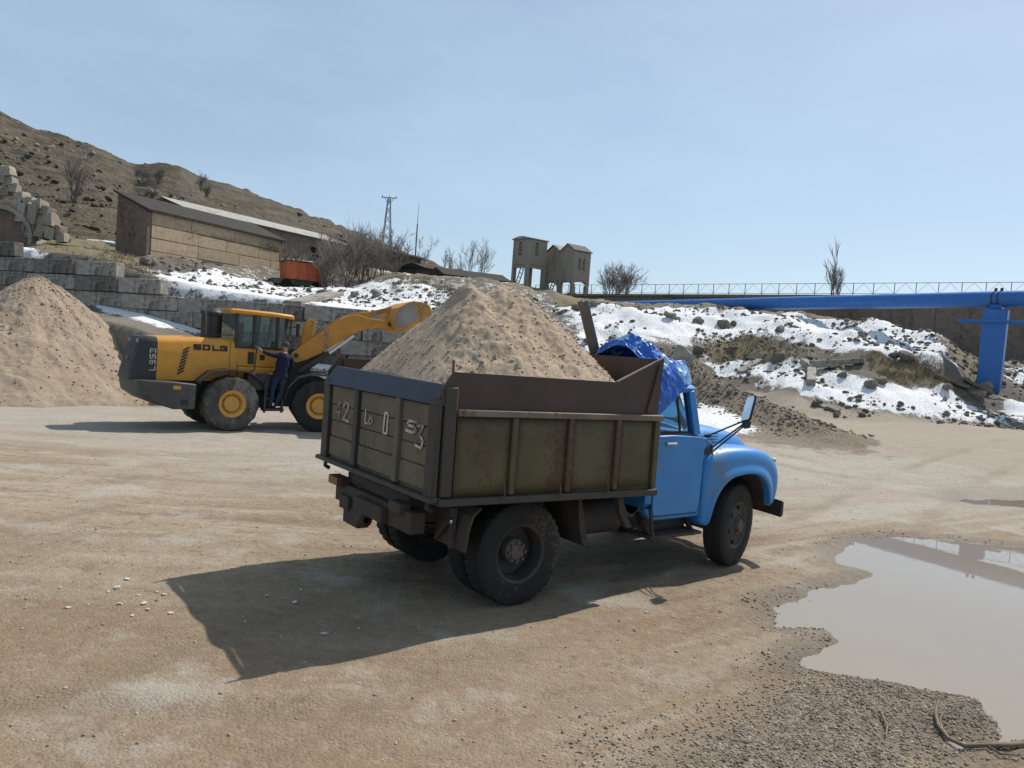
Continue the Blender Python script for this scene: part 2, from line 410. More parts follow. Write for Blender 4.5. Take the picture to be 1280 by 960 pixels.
# wheel tracks pressed into the yard
def pl_dist(x, y, pts):
    dm = np.full(x.shape, 1e9)
    for (ax, ay), (bx, by) in zip(pts[:-1], pts[1:]):
        ex, ey = bx-ax, by-ay; u = np.clip(((x-ax)*ex+(y-ay)*ey)/(ex*ex+ey*ey), 0, 1); dm = np.minimum(dm, np.hypot(x-ax-u*ex, y-ay-u*ey))
    return dm
def arc(pl, off):
    p = hits(pl); q = []
    tq = np.linspace(0, 1, 24); ti = np.linspace(0, 1, len(p)); cx = np.interp(tq, ti, p[:, 0]); cy = np.interp(tq, ti, p[:, 1])
    for _ in range(3): cx[1:-1] = (cx[:-2]+cx[1:-1]*2+cx[2:])/4; cy[1:-1] = (cy[:-2]+cy[1:-1]*2+cy[2:])/4
    nx, ny = -np.gradient(cy), np.gradient(cx); l = np.hypot(nx, ny); return np.c_[cx+nx/l*off, cy+ny/l*off]
TRK = np.zeros_like(GX); mt = GY < 30; tx_, ty_ = GX[mt], GY[mt]; tk = np.zeros_like(tx_); th_ = np.zeros_like(tx_)
for pl, off, st in (([(60,960),(330,850),(520,770),(700,700),(860,650)], .82, .8), ([(60,960),(330,850),(520,770),(700,700),(860,650)], -.82, .8),
                    ([(560,960),(800,850),(960,760),(1050,670),(1160,600),(1290,555)], .9, 1), ([(560,960),(800,850),(960,760),(1050,670),(1160,600),(1290,555)], -.75, 1),
                    ([(-40,640),(180,610),(420,585),(640,575)], .9, .9), ([(-40,640),(180,610),(420,585),(640,575)], -.9, .9), ([(-40,760),(150,690),(330,640),(470,600)], .8, .6), ([(-40,760),(150,690),(330,640),(470,600)], -.8, .6),
                    ([(900,560),(1050,590),(1290,610)], .8, .8), ([(900,560),(1050,590),(1290,610)], -.8, .8), ([(-40,880),(240,900),(560,905),(800,880),(960,840)], 0, .8)):
    dq = pl_dist(tx_, ty_, arc(pl, off))+fbm(tx_, ty_, 2.0, 3, 64)*.16; brk = np.clip(fbm(tx_, ty_, .7, 3, 65)*2.6+.62, 0, 1)*st
    tk = np.maximum(tk, np.exp(-(dq/.15)**2)*brk); th_ += brk*(-.018*np.exp(-(dq/.15)**2)+.016*np.exp(-((dq-.25)/.08)**2))
TRK[mt] = tk; dz_ = np.zeros_like(GX); dz_[mt] = th_; GZ = GZ+dz_*(1-calm)
SN = np.zeros_like(GX)
m = (GY > 18) & (GY < 75)
gx, gy = GX[m], GY[m]; s_ = np.zeros_like(gx)
for pl in SNOWS:
    w = .9+.014*gy
    s_ = np.maximum(s_, (1.12 if pl is SNOWS[5] or pl is SNOWS[6] or pl is SNOWS[7] or pl is SNOWS[2] else .98)*sstep(-.7, .8, poly_sd(gx, gy, pl)+fbm(gx, gy, .7, 4, 51)*1.3))
SN[m] = s_*.86
SN = np.maximum(SN, .36*sstep(38, 42, GY)*(1-sstep(62, 80, GY))*sstep(-.45, -.35, GX/np.maximum(GY, 4)))
GR = np.zeros_like(GX); g_ = np.zeros_like(gx)
for pl in GRASSES: g_ = np.maximum(g_, sstep(-.5, .7, poly_sd(gx, gy, pl)+fbm(gx, gy, .9, 3, 55)*1.0))
GR[m] = g_; GR = np.maximum(GR, sstep(50, 60, GY)*.8)
RD = np.zeros_like(GX); RD[m] = sstep(-.3, .7, poly_sd(gx, gy, ROAD)+fbm(gx, gy, .9, 3, 57)*.8)
SN *= (1-RD); SN = SN*(1-.75*GR*(GY < 60))
SOIL = sstep(27, 34, GY+fbm(GX, GY, .2, 3, 58)*9)*(1-RD)
L2 = (RIDGE_B-RIDGE_A).to_2d().length_squared
uu = np.clip(((GX-RIDGE_A.x)*(RIDGE_B.x-RIDGE_A.x)+(GY-RIDGE_A.y)*(RIDGE_B.y-RIDGE_A.y))/L2, 0, 1)
rd_ = np.hypot(GX-(RIDGE_A.x+uu*(RIDGE_B.x-RIDGE_A.x)), GY-(RIDGE_A.y+uu*(RIDGE_B.y-RIDGE_A.y)))
WIND = np.exp(-(rd_/1.5)**2)
GV = np.clip(sstep(-.2, .4, sdSpit)+sstep(.25, .6, WIND)+.8*np.exp(-((GX-9.5)**2/40+(GY-24)**2/16))*(1-RD), 0, 1)
SN *= 1-sstep(.35, .6, WIND)*.85
WET = np.clip(sstep(-.45, .02, sdP)**1.3+.8*sstep(-1.0, .2, sdP2), 0, 1)
GZ = GZ+SN*.10*sstep(.3, .7, SN)
GZ = GZ+WIND*fbm(GX, GY, 2.5, 4, 60)*.35

DUST = sstep(11, 19, GY+fbm(GX, GY, .22, 4, 61)*10+STREAK*6)
MUD = (1-sstep(5.5, 10, GY+fbm(GX, GY, .5, 4, 62)*5))*sstep(.5, -.3, GX/np.maximum(GY, 3)-.15+fbm(GX, GY, .4, 3, 63)*.4)
def ground_mat():
    m, nt, b = new_mat('ground_dirt'); L = nt.links
    def at(n):
        a = N(nt, 'ShaderNodeAttribute'); a.attribute_name = n; return a.outputs['Fac']
    v = texco(nt)
    nL = noise(nt, v, .28, 5, .6); nM = noise(nt, v, 1.7, 6, .62); nF = noise(nt, v, 9.0, 6, .65); nX = noise(nt, v, 55.0, 4, .7)
    vo = N(nt, 'ShaderNodeTexVoronoi'); vo.inputs['Scale'].default_value = 38; L.new(v, vo.inputs['Vector'])
    vo2 = N(nt, 'ShaderNodeTexVoronoi'); vo2.inputs['Scale'].default_value = 13; L.new(v, vo2.inputs['Vector'])
    cell = N(nt, 'ShaderNodeSeparateColor'); L.new(vo.outputs['Color'], cell.inputs[0])
    cell2 = N(nt, 'ShaderNodeSeparateColor'); L.new(vo2.outputs['Color'], cell2.inputs[0])
    yard = mix(nt, mrange(nt, nL, .36, .66), (.262, .205, .145), (.325, .27, .208))
    yard = mix(nt, mrange(nt, at('streak'), .0, .30), yard, (.375, .325, .262))
    yard = mix(nt, mrange(nt, at('streak'), .0, -.34), yard, (.215, .158, .108))
    yard = mix(nt, mrange(nt, nM, .52, .74), yard, (.225, .162, .108))
    yard = mix(nt, mathn(nt, 'MULTIPLY', mrange(nt, at('streak2'), .06, .26), .6), yard, (.40, .355, .295))
    yard = mix(nt, mathn(nt, 'MULTIPLY', mrange(nt, at('streak2'), -.08, -.28), .7), yard, (.17, .122, .082))
    yard = mix(nt, mathn(nt, 'MULTIPLY', mrange(nt, cell.outputs[0], .55, 1.0), .38), yard, (.42, .375, .31))
    yard = mix(nt, mathn(nt, 'MULTIPLY', mrange(nt, cell2.outputs[1], .86, .95), mrange(nt, nF, .4, .6, 0, .55)), yard, (.16, .12, .085))
    yard = mix(nt, 1.0, yard, (1.14, 1.08, .99), 'MULTIPLY')
    yard = mix(nt, mathn(nt, 'MULTIPLY', at('dust'), .74), yard, (.45, .405, .345))
    yard = mix(nt, mathn(nt, 'MULTIPLY', at('mud'), .62), yard, (.285, .20, .128))
    yard = mix(nt, mathn(nt, 'MULTIPLY', mrange(nt, nF, .48, .68), .36), yard, (.19, .145, .10))
    yard = mix(nt, mathn(nt, 'MULTIPLY', mrange(nt, nF, .46, .30), .45), yard, (.44, .385, .31))
    nP = noise(nt, v, .75, 5, .62)
    yard = mix(nt, mathn(nt, 'MULTIPLY', mrange(nt, nP, .52, .66), .7), yard, (.45, .405, .34))
    yard = mix(nt, mathn(nt, 'MULTIPLY', at('track'), .5), yard, (.225, .172, .122))
    soil = mix(nt, nM, (.135, .115, .092), (.215, .185, .15))
    soil = mix(nt, mrange(nt, nF, .5, .7, 0, .8), soil, (.088, .078, .066))
    c = mix(nt, at('soil'), yard, soil)
    road = mix(nt, nM, (.245, .20, .152), (.32, .272, .212))
    road = mix(nt, 1.0, road, (1.15, 1.06, .94), 'MULTIPLY')
    c = mix(nt, at('road'), c, mix(nt, .62, road, yard))
    grv = mix(nt, cell.outputs[1], (.16, .12, .082), (.36, .30, .228))
    grv = mix(nt, mrange(nt, nF, .45, .65), grv, (.22, .165, .115))
    gf = mrange(nt, mathn(nt, 'ADD', at('gravel'), mathn(nt, 'MULTIPLY', mathn(nt, 'SUBTRACT', nM, .5), .9)), .4, .7)
    c = mix(nt, gf, c, grv)
    gs = mix(nt, nF, (.135, .11, .065), (.30, .25, .155))
    c = mix(nt, mrange(nt, mathn(nt, 'ADD', at('grass'), mathn(nt, 'MULTIPLY', mathn(nt, 'SUBTRACT', nM, .5), 1.0)), .4, .7), c, gs)
    c = mix(nt, mathn(nt, 'MULTIPLY', at('wet'), .72), c, (.135, .10, .066))
    c = mix(nt, mrange(nt, nX, .25, .75, .0, .30), c, (0, 0, 0), 'MIX')
    # snow: patchy cover broken by clods
    sf = mathn(nt, 'ADD', at('snow'), mathn(nt, 'MULTIPLY', mathn(nt, 'SUBTRACT', nM, .5), 1.5))
    sf = mathn(nt, 'ADD', sf, mathn(nt, 'MULTIPLY', mathn(nt, 'SUBTRACT', nF, .5), 1.2))
    sm = mrange(nt, sf, .46, .53)
    sm = mathn(nt, 'MULTIPLY', sm, mrange(nt, at('snow'), .05, .3))
    snowc = mix(nt, mrange(nt, nF, .35, .7), (.80, .81, .83), (.58, .565, .545))
    sd2 = mathn(nt, 'MULTIPLY', mrange(nt, sf, .34, .47), mrange(nt, at('snow'), .05, .3))
    c = mix(nt, mathn(nt, 'MULTIPLY', sd2, .65), c, (.40, .375, .345))
    c = mix(nt, sm, c, snowc)
    L.new(c, b.inputs['Base Color'])
    r = mathn(nt, 'SUBTRACT', .96, mathn(nt, 'MULTIPLY', at('wet'), .40)); L.new(r, b.inputs['Roughness'])
    b.inputs['Specular IOR Level'].default_value = .25
    h = mathn(nt, 'ADD', mathn(nt, 'MULTIPLY', nF, .7), mathn(nt, 'MULTIPLY', nX, .42))
    h = mathn(nt, 'ADD', h, mathn(nt, 'MULTIPLY', mathn(nt, 'SUBTRACT', 1.0, vo.outputs['Distance']), mathn(nt, 'ADD', .24, mathn(nt, 'MULTIPLY', gf, .35))))
    h = mathn(nt, 'ADD', h, mathn(nt, 'MULTIPLY', nM, 1.2))
    h = mathn(nt, 'ADD', h, mathn(nt, 'MULTIPLY', sm, .35))
    bump(nt, b, h, .62, .07)
    return m
ground = grid_mesh('ground', GX, GY, GZ, ground_mat(), dict(track=TRK, dust=DUST, mud=MUD, streak=STREAK, streak2=STREAK2, snow=SN, soil=SOIL, road=RD, gravel=GV, grass=GR, wet=WET))
tag(ground, kind='structure')
# surface height of the finished ground, for setting small things down
def gsurf(x, y):
    i = np.searchsorted(rows, np.asarray(y)+8.0)-1; i = np.clip(i, 0, len(rows)-2)
    a = np.asarray(x)/(np.asarray(y)+8.0); j = np.clip(((a+1.12)/2.24*579).astype(int) if hasattr(a, 'astype') else int((a+1.12)/2.24*579), 0, 578)
    fy = (np.asarray(y)+8.0-rows[i])/(rows[i+1]-rows[i]); fx = (a-cols[j])/(cols[1]-cols[0])
    return (GZ[i, j]*(1-fx)+GZ[i, j+1]*fx)*(1-fy)+(GZ[i+1, j]*(1-fx)+GZ[i+1, j+1]*fx)*fy
def gs1(x, y): return float(gsurf(np.array([float(x)]), np.array([float(y)]))[0])

# ---- muddy water
def water_mat():
    m, nt, b = new_mat('muddy_water'); v = texco(nt)
    c = mix(nt, noise(nt, v, .5, 4), (.255, .205, .143), (.30, .245, .178)); nt.links.new(c, b.inputs['Base Color'])
    b.inputs['Roughness'].default_value = .015; b.inputs['IOR'].default_value = 1.45; b.inputs['Specular IOR Level'].default_value = .62
    bump(nt, b, noise(nt, v, 5.0, 2), .008, .02)
    return m
M_water = water_mat()
def puddle(poly, z, grow):
    c = poly.mean(0); mb = MB(); n = len(poly)
    ring = [(*(c+(p-c)*grow), z) for p in poly]
    lo, hi = np.array(ring)[:, :2].min(0), np.array(ring)[:, :2].max(0)
    mb.add([(lo[0]-.4, lo[1]-.4, z), (hi[0]+.4, lo[1]-.4, z), (hi[0]+.4, hi[1]+.4, z), (lo[0]-.4, hi[1]+.4, z)], [(0, 1, 2, 3)])
    return mb
pw = puddle(PUDDLE, -.022, 1.0).build('puddle', M_water); tag(pw, kind='structure')
zz = float(np.median(GZ[sdP2 > .2])) if (sdP2 > .2).any() else 0
pw2 = puddle(PUDDLE2, zz+.012, 1.0).build('puddle', M_water); tag(pw2, kind='structure')

# ---- hill behind the works
ridge_px = [(-700,40),(-300,95),(-120,112),(-40,132),(0,140),(45,160),(75,167),(110,180),(150,199),(170,207),(200,205),(225,212),(260,228),(300,240),(350,257),(400,278),(450,297),(500,317),(560,338),(640,360),(760,392)]
ridge_d = [150,155,160,163,165,168,172,178,186,192,200,205,212,220,232,245,255,262,268,270,270]
RT = np.array([P(p[0], p[1], d).x/d for p, d in zip(ridge_px, ridge_d)]); RZ = np.array([P(p[0], p[1], d).z for p, d in zip(ridge_px, ridge_d)]); RDI = np.array(ridge_d, float)
tt = np.linspace(RT[0], RT[-1], 420); dd = np.concatenate([np.linspace(56, 270, 300), np.linspace(275, 700, 20)])
TT, DD = np.meshgrid(tt, dd, indexing='xy')
dr = np.interp(TT, RT, RDI); zr = np.interp(TT, RT, RZ); HX = TT*DD
s = (DD-56)/(dr-56); z0 = 6.0
ss = np.clip(s, 0, 1)
HZ = z0+(zr-z0)*(ss**1.12)
strata = HZ/3.4+fbm(HX, DD, .03, 3, 71)*3.0
saw = strata-np.floor(strata)
HZ = HZ+(sstep(.0, .25, saw)-saw)*2.6*sstep(.05, .2, ss)*(1-sstep(.9, 1.0, ss))*(.3+1.4*np.clip(fbm(HX, DD, .02, 3, 72)+.35, 0, 1))
HZ = HZ+fbm(HX, DD, .06, 4, 73)*4.5*sstep(.05, .3, ss)*(1-.75*sstep(.8, 1.0, ss))+fbm(HX, DD, .35, 3, 74)*.9*sstep(.02, .1, ss)
HZ = np.where(s > 1, zr-(s-1)*(zr-z0)*.5+fbm(HX, DD, .35, 3, 74)*.8, HZ)
def hill_mat():
    m, nt, b = new_mat('dry_hillside'); v = texco(nt); v2 = texco(nt, (.5, .5, 2.2)); L = nt.links
    n1 = noise(nt, v, .035, 6, .6); n2 = noise(nt, v2, .28, 7, .7); n3 = noise(nt, v, 1.3, 5, .7)
    c = mix(nt, mrange(nt, n1, .38, .62), (.098, .084, .056), (.15, .12, .078))
    c = mix(nt, mrange(nt, n2, .46, .68), c, (.20, .158, .104))
    c = mix(nt, mrange(nt, n2, .47, .36), c, (.052, .05, .038))
    c = mix(nt, mrange(nt, n3, .5, .72), c, (.085, .075, .055))
    gm = N(nt, 'ShaderNodeNewGeometry'); sp = N(nt, 'ShaderNodeSeparateXYZ'); L.new(gm.outputs['Normal'], sp.inputs[0])
    c = mix(nt, mrange(nt, sp.outputs[2], .86, .66), c, (.16, .138, .112))
    L.new(c, b.inputs['Base Color']); b.inputs['Roughness'].default_value = .95; b.inputs['Specular IOR Level'].default_value = .15
    bump(nt, b, mathn(nt, 'ADD', n2, mathn(nt, 'MULTIPLY', n3, .5)), 1.0, 1.6)
    return m
hill = grid_mesh('hill', HX, DD, HZ, hill_mat()); tag(hill, kind='structure')
def hill_z(px, d):
    t = haz(px); j = int(np.argmin(abs(tt-t))); i = int(np.argmin(abs(dd-d))); return Vector((tt[j]*dd[i], dd[i], HZ[i, j]))
def hill_hit(px, py):
    r = ray(px, py); d = np.arange(60, 300, .5); k = d/r[1]; x = r[0]*k; z = CAMH+r[2]*k
    i = np.clip(np.searchsorted(dd, d), 0, len(dd)-1); j = np.clip(np.searchsorted(tt, x/d), 0, len(tt)-1)
    q = np.argmax(z <= HZ[i, j]); return Vector((x[q], d[q], HZ[i[q], j[q]]))

# =================================================================== BACKGROUND THINGS
M_conc = paint('weathered_concrete', (.27, .25, .222), (.19, .175, .152), .9, objvar=.38, dirt=(.085, .075, .064), dirt_amt=.48, dirt_scale=.8, bmp=.5, bscale=8, spec=.2)
M_conc_l = paint('pale_concrete', (.34, .31, .265), (.26, .235, .20), .9, dirt=(.12, .10, .08), dirt_amt=.45, dirt_scale=.8, bmp=.5, bscale=8, spec=.2)
M_clay = paint('clay_render', (.44, .345, .235), (.37, .285, .195), .95, objvar=.10, dirt=(.17, .115, .08), dirt_amt=.42, dirt_scale=.7, bmp=.5, bscale=7, spec=.15, streak=(.3, .3, 1.4))
M_clay_d = paint('brown_end_wall', (.20, .145, .11), (.16, .115, .09), .95, dirt=(.10, .072, .058), dirt_amt=.45, dirt_scale=.6, bmp=.4, bscale=7, spec=.15)
M_roofdark = paint('bitumen_roof', (.04, .035, .031), (.055, .047, .04), .9, bmp=.4, bscale=6, spec=.2)
M_slate = paint('asbestos_sheet', (.46, .43, .385), (.40, .37, .325), .85, dirt=(.19, .165, .13), dirt_amt=.4, dirt_scale=.5, bmp=.2, spec=.2)
M_shedwall = paint('shed_wall', (.19, .165, .14), (.15, .13, .11), .9, dirt=(.09, .08, .07), dirt_amt=.45, dirt_scale=.5, bmp=.3, spec=.15)
M_darkwall = paint('dark_shed_wall', (.105, .088, .076), (.08, .068, .06), .9, dirt=(.05, .045, .04), dirt_amt=.4, dirt_scale=.5, bmp=.3, spec=.15)
M_hole = paint('dark_interior', (.018, .016, .015), rough=.95, bmp=0, spec=.1)
M_tower = paint('tower_plaster', (.34, .295, .245), (.29, .25, .205), .92, dirt=(.20, .17, .14), dirt_amt=.4, dirt_scale=.5, bmp=.3, bscale=5, spec=.15)
M_steel = paint('dark_steel', (.06, .055, .052), (.09, .07, .06), .6, metal=.5, dirt=(.10, .055, .035), dirt_amt=.35)
M_galv = paint('galvanised_steel', (.30, .31, .32), (.24, .25, .26), .55, metal=.4, bmp=0)
M_pipe = paint('pipe_blue_paint', (.018, .125, .40), (.022, .145, .45), .42, dirt=(.02, .07, .22), dirt_amt=.30, dirt_scale=.6, bmp=.08, bscale=4)
M_rust = paint('rusty_iron', (.15, .075, .045), (.10, .055, .038), .85, dirt=(.06, .04, .032), dirt_amt=.5, bmp=.4)
M_orange = paint('orange_truck_body', (.46, .105, .035), (.38, .085, .03), .7, dirt=(.20, .07, .04), dirt_amt=.4)
M_green = paint('faded_green_chassis', (.055, .065, .05), (.04, .045, .038), .8, dirt=(.03, .027, .024), dirt_amt=.5)
M_bark = paint('grey_bark', (.18, .155, .135), (.13, .11, .095), .95, scale=6, bmp=0, spec=.1)
M_twig = paint('bare_twig', (.27, .235, .20), (.20, .17, .145), .95, scale=2, bmp=0, spec=.1)
M_wood = paint('old_timber', (.17, .135, .10), (.11, .088, .068), .9, bmp=.4)
def stone_mat(name, ca, cb):
    m, nt, b = new_mat(name); a = N(nt, 'ShaderNodeAttribute'); a.attribute_name = 'tone'; v = texco(nt)
    c = mix(nt, a.outputs['Fac'], ca, cb); c = mix(nt, mrange(nt, noise(nt, v, 9, 5, .65), .4, .7, 0, .6), c, tuple(x*.55 for x in ca))
    nt.links.new(c, b.inputs['Base Color']); b.inputs['Roughness'].default_value = .92; b.inputs['Specular IOR Level'].default_value = .2
    bump(nt, b, noise(nt, v, 22, 5), .5, .02); return m
M_rubble = stone_mat('rubble_stone', (.11, .095, .08), (.27, .235, .195))
M_pebble = stone_mat('pebble_stone', (.27, .215, .16), (.52, .46, .385))
M_spit = stone_mat('wet_gravel_stone', (.17, .132, .097), (.42, .365, .30))
M_pale = stone_mat('pale_yard_stone', (.48, .43, .36), (.60, .55, .47))
M_lime = stone_mat('pale_field_stone', (.25, .212, .17), (.37, .325, .265))

rnd = random.Random(7)
# ---- retaining wall of big concrete blocks
wallpts = [(-110, 40.0, 3.2, 5.9), (-20, 39.1, 3.2, 5.8), (45, 38.6, 3.3, 5.75), (106, 37.8, 3.0, 5.65), (110, 37.9, 3.0, 5.5), (180, 37.2, 2.4, 4.8), (260, 36.6, 1.8, 4.2), (350, 36.0, .8, 4.0), (450, 36.0, .6, 3.7), (560, 36.6, .6, 2.9)]
WP = [(haz(p)*d, d-.35, a, b) for p, d, a, b in wallpts]
seg = [0.0]
for i in range(1, len(WP)): seg.append(seg[-1]+hypot(WP[i][0]-WP[i-1][0], WP[i][1]-WP[i-1][1]))
def wall_at(s_):
    return [np.interp(s_, seg, [w[k] for w in WP]) for k in range(4)]
rw = empty('retaining_wall', (WP[3][0], WP[3][1], 0)); tag(rw, 'long retaining wall of stacked grey concrete blocks under the snowy terrace', 'retaining wall')
blockmesh = {}
for L_ in (2.95, 2.38, 1.18, .88):
    b_ = MB().box(-L_/2, L_/2, -.3, .3, 0, .70); o_ = b_.build('tmp', M_conc, bevel=.03); blockmesh[L_] = o_.data
    bpy.data.objects.remove(o_)
for c_ in range(10):
    zc = .2+c_*.725; s_ = rnd.uniform(-1.2, 0)
    while s_ < seg[-1]:
        L_ = rnd.choice([2.95, 2.38, 2.38, 1.18, .88]); mid = s_+L_/2; s_ += L_+.03
        if mid < 0 or mid > seg[-1]: continue
        x, y, a, b = wall_at(mid)
        if zc+.3 < a-.6 or zc+.5 > b+rnd.uniform(-.45, .30): continue
        x2, y2, _, _ = wall_at(mid+.3); x1, y1, _, _ = wall_at(mid-.3)
        o = bpy.data.objects.new('concrete_block', blockmesh[L_]); COL.objects.link(o); o.parent = rw
        ang = atan2(y2-y1, x2-x1)
        o.location = Vector((x+rnd.uniform(-.02, .02), y+rnd.uniform(-.13, .10), zc+rnd.uniform(-.015, .015)))-rw.location
        o.rotation_euler = (rnd.uniform(-.02, .02), rnd.uniform(-.025, .025), ang+rnd.uniform(-.04, .04))
        bv = o.modifiers.new('Bevel', 'BEVEL'); bv.width = .03; bv.segments = 1

# ---- clay-coloured low building
def plan_frame(A, B):
    e = Vector((B.x-A.x, B.y-A.y, 0)); L_ = e.length; e.normalize(); n = Vector((e.y, -e.x, 0))   # n looks to the camera side
    return e, n, L_
A = P(188, 312, 47); B = P(348, 350, 57); e, n, LB = plan_frame(A, B)
b1 = empty('low_building', (A.x, A.y, 5.9), atan2(e.y, e.x)); tag(b1, 'long low clay coloured building with dark shed roof above the block wall', 'building')
# local x along the front, +y to the back, z from 5.9
DP = 2.7; ZT = 3.45
for k in range(5):
    z0_ = -.6+k*.8; x = 0.0
    while x < LB-.05:
        w = min(rnd.choice([2.4, 3.0, 3.6]), LB-x); 
        if LB-x-w < .8: w = LB-x
        open_ = []
        if k == 1:  pass
        mb = MB().box(x+.012, x+w-.012, rnd.uniform(-.03, .03), .3, z0_+.02, z0_+.785)
        mb.build('wall_panel', M_clay, b1, bevel=.02, seg=1); x += w
MB().box(.02, LB-.02, .12, .5, -.6, ZT-.05).build('wall_core', M_clay_d, b1)
for (xa, xb, za, zb_) in ((7.0, 8.7, -.05, .85), (4.1, 5.6, .55, .85)):
    MB().box(xa, xb, -.045, .05, za, zb_).build('opening', M_hole, b1)
    MB().box(xa-.1, xb+.1, -.07, .02, zb_, zb_+.12).build('lintel', M_conc, b1)
mb = MB(); mb.prism([(.02, -.6), (DP, -.6), (DP, ZT+1.15), (.02, ZT-.1)], -.28, -.02, 'x'); mb.build('end_wall', M_clay_d, b1)
mb = MB(); mb.prism([(.02, -.6), (DP, -.6), (DP, ZT+1.15), (.02, ZT-.1)], LB+.02, LB+.28, 'x'); mb.build('end_wall', M_clay_d, b1)
MB().box(-.2, LB+.2, DP, DP+.25, -.6, ZT+1.1).build('back_wall', M_clay_d, b1)
mb = MB(); mb.prism([(-.22, ZT-.11), (DP+.4, ZT+1.16), (DP+.4, ZT+1.30), (-.22, ZT+.04)], -.45, LB+.35, 'x'); mb.build('roof', M_roofdark, b1, bevel=.02, seg=1)

# ---- long gabled shed
R0 = P(207, 245, 60); R1 = P(405, 294, 75); e, n, LS = plan_frame(R0, R1)
zr_ = (R0.z+R1.z)/2; b2 = empty('gabled_shed', (R0.x, R0.y, 8.0), atan2(e.y, e.x)); tag(b2, 'long gabled shed with pale grey corrugated roof behind the low building', 'shed')
zR = zr_-8.0; zE = 11.35-8.0; HW = 3.0
for sgn in (-1, 1):
    k = 0; x = -.4
    while x < LS+.3:
        w = min(1.75, LS+.3-x)
        mb = MB(); nn = 8; ring = []
        for q in range(nn*2+1):
            xx = x+w*q/(nn*2); dz = .025 if q % 2 else 0
            ring.append(xx)
        top = [[(xx, sgn*(HW+.35)*u, zR-(zR-zE)*u*1.0-(.0 if i % 2 else .03)) for i, xx in enumerate(ring)] for u in (0.0, .5, 1.0)]
        mb.loft(top, closed=False); o = mb.build('roof_sheet', M_slate, b2); o.location = (0, 0, rnd.uniform(0, .02))
        sol = o.modifiers.new('Solid', 'SOLIDIFY'); sol.thickness = .02; x += w+.015
MB().box(0, LS, -HW, -HW+.2, -.8, zE+.05).build('front_wall', M_shedwall, b2)
MB().box(0, LS, HW-.2, HW, -.8, zE+.05).build('back_wall', M_shedwall, b2)
for xa in (0.21, LS-.01):
    mb = MB(); mb.prism([(-HW+.01, -.8), (HW-.01, -.8), (HW-.01, zE), (0, zR-.08), (-HW+.01, zE)], xa-.2, xa, 'x'); mb.build('gable_wall', M_darkwall, b2)
xw = LS*.77
for xw in (LS*.77, LS*.30):
    w_ = MB().box(xw-.75, xw+.75, -HW-.03, -HW+.04, 1.3, 2.5).build('window', M_hole, b2)
    for q in range(3): MB().box(xw-.75+q*.72, xw-.69+q*.72, -HW-.06, -HW-.032, 1.3, 2.5).build('mullion', M_wood, w_)
    MB().box(xw-.8, xw+.8, -HW-.075, -HW-.01, 1.88, 1.94).build('transom', M_wood, w_)

# ---- dark shed further along
A = P(400, 299, 76.5); B = P(526, 323, 91); e, n, L3 = plan_frame(A, B)
b3 = empty('dark_shed', (A.x, A.y, 8.5), atan2(e.y, e.x)); tag(b3, 'dark brown flat-topped shed behind the bare bushes', 'shed')
k = 0; x = 0
while x < L3-.1:
    w = min(2.9, L3-x); MB().box(x+.02, x+w-.02, -.02 if k % 2 else -.05, .25, -1, 3.9).build('wall_panel', M_darkwall, b3); x += w; k += 1
MB().box(-.1, L3+.1, .26, 6.0, -1, 3.75).build('hall', M_darkwall, b3)
MB().box(-.2, L3+.2, -.25, 6.2, 3.92, 4.06).build('roof', M_roofdark, b3)
# ---- small sheds right of it
def hut(px0, px1, pyt, d0, d1, label, roof=.5, depth=4.0, z0=7.0, mat=None):
    A = P(px0, pyt, d0); B = P(px1, pyt+(px1-px0)*.07, d1); e, n, L_ = plan_frame(A, B)
    b = empty('small_shed', (A.x, A.y, z0), atan2(e.y, e.x)); tag(b, label, 'shed'); h = A.z-z0
    MB().box(0, L_, 0, depth, -.6, h).build('wall', mat or M_darkwall, b)
    mb = MB(); mb.prism([(-.25, h+.02), (depth+.25, h+.02), (depth/2, h+roof+.1), (depth/2-.3, h+roof+.1)], -.2, L_+.2, 'x'); mb.build('roof', M_roofdark, b)
    MB().box(L_*.3, L_*.3+.9, -.04, .05, -.5, h*.62).build('door', M_hole, b)
    return b
hut(531, 566, 335, 86, 90, 'low dark shed beside the end of the dark flat-topped shed', .5, 4, 8.0)
hut(556, 636, 343, 72, 75, 'low brown shed with shallow roof left of the concrete towers', .7, 4.5, 7.0, M_shedwall)

# ---- orange tipper body parked on the terrace
A = P(357, 352, 52); B = P(409, 353, 53.5); e, n, LT = plan_frame(A, B)
zt0 = gz(A.x, A.y)
ot = empty('orange_truck_body', (A.x, A.y, zt0), atan2(e.y, e.x)); tag(ot, 'orange tipper truck body on green chassis beside the low building', 'truck')
zb = 6.20-zt0; zt_ = 7.40-zt0
MB().box(.05, LT, 0, 1.9, zb, zt_).build('tipper_body', M_orange, ot, bevel=.02)
for q in range(5): MB().box(.1+q*(LT-.2)/4.2, .18+q*(LT-.2)/4.2, -.06, .0, zb+.02, zt_-.02).build('rib', M_orange, ot)
MB().box(0, LT+.06, -.08, 1.98, zt_+.002, zt_+.09).build('top_rail', M_rust, ot)
MB().box(-.8, LT+.1, .1, 1.8, .45, zb-.02).build('chassis', M_green, ot, bevel=.03)
for xx in (.1, 2.2):
    for yy in (.05, 1.6): MB().lathe([(0, 0), (.25, 0), (.42, .03), (.45, .12), (.42, .22), (0, .22)], 20, (xx, yy, .40)).build('wheel', M_hole, ot, smooth=40)

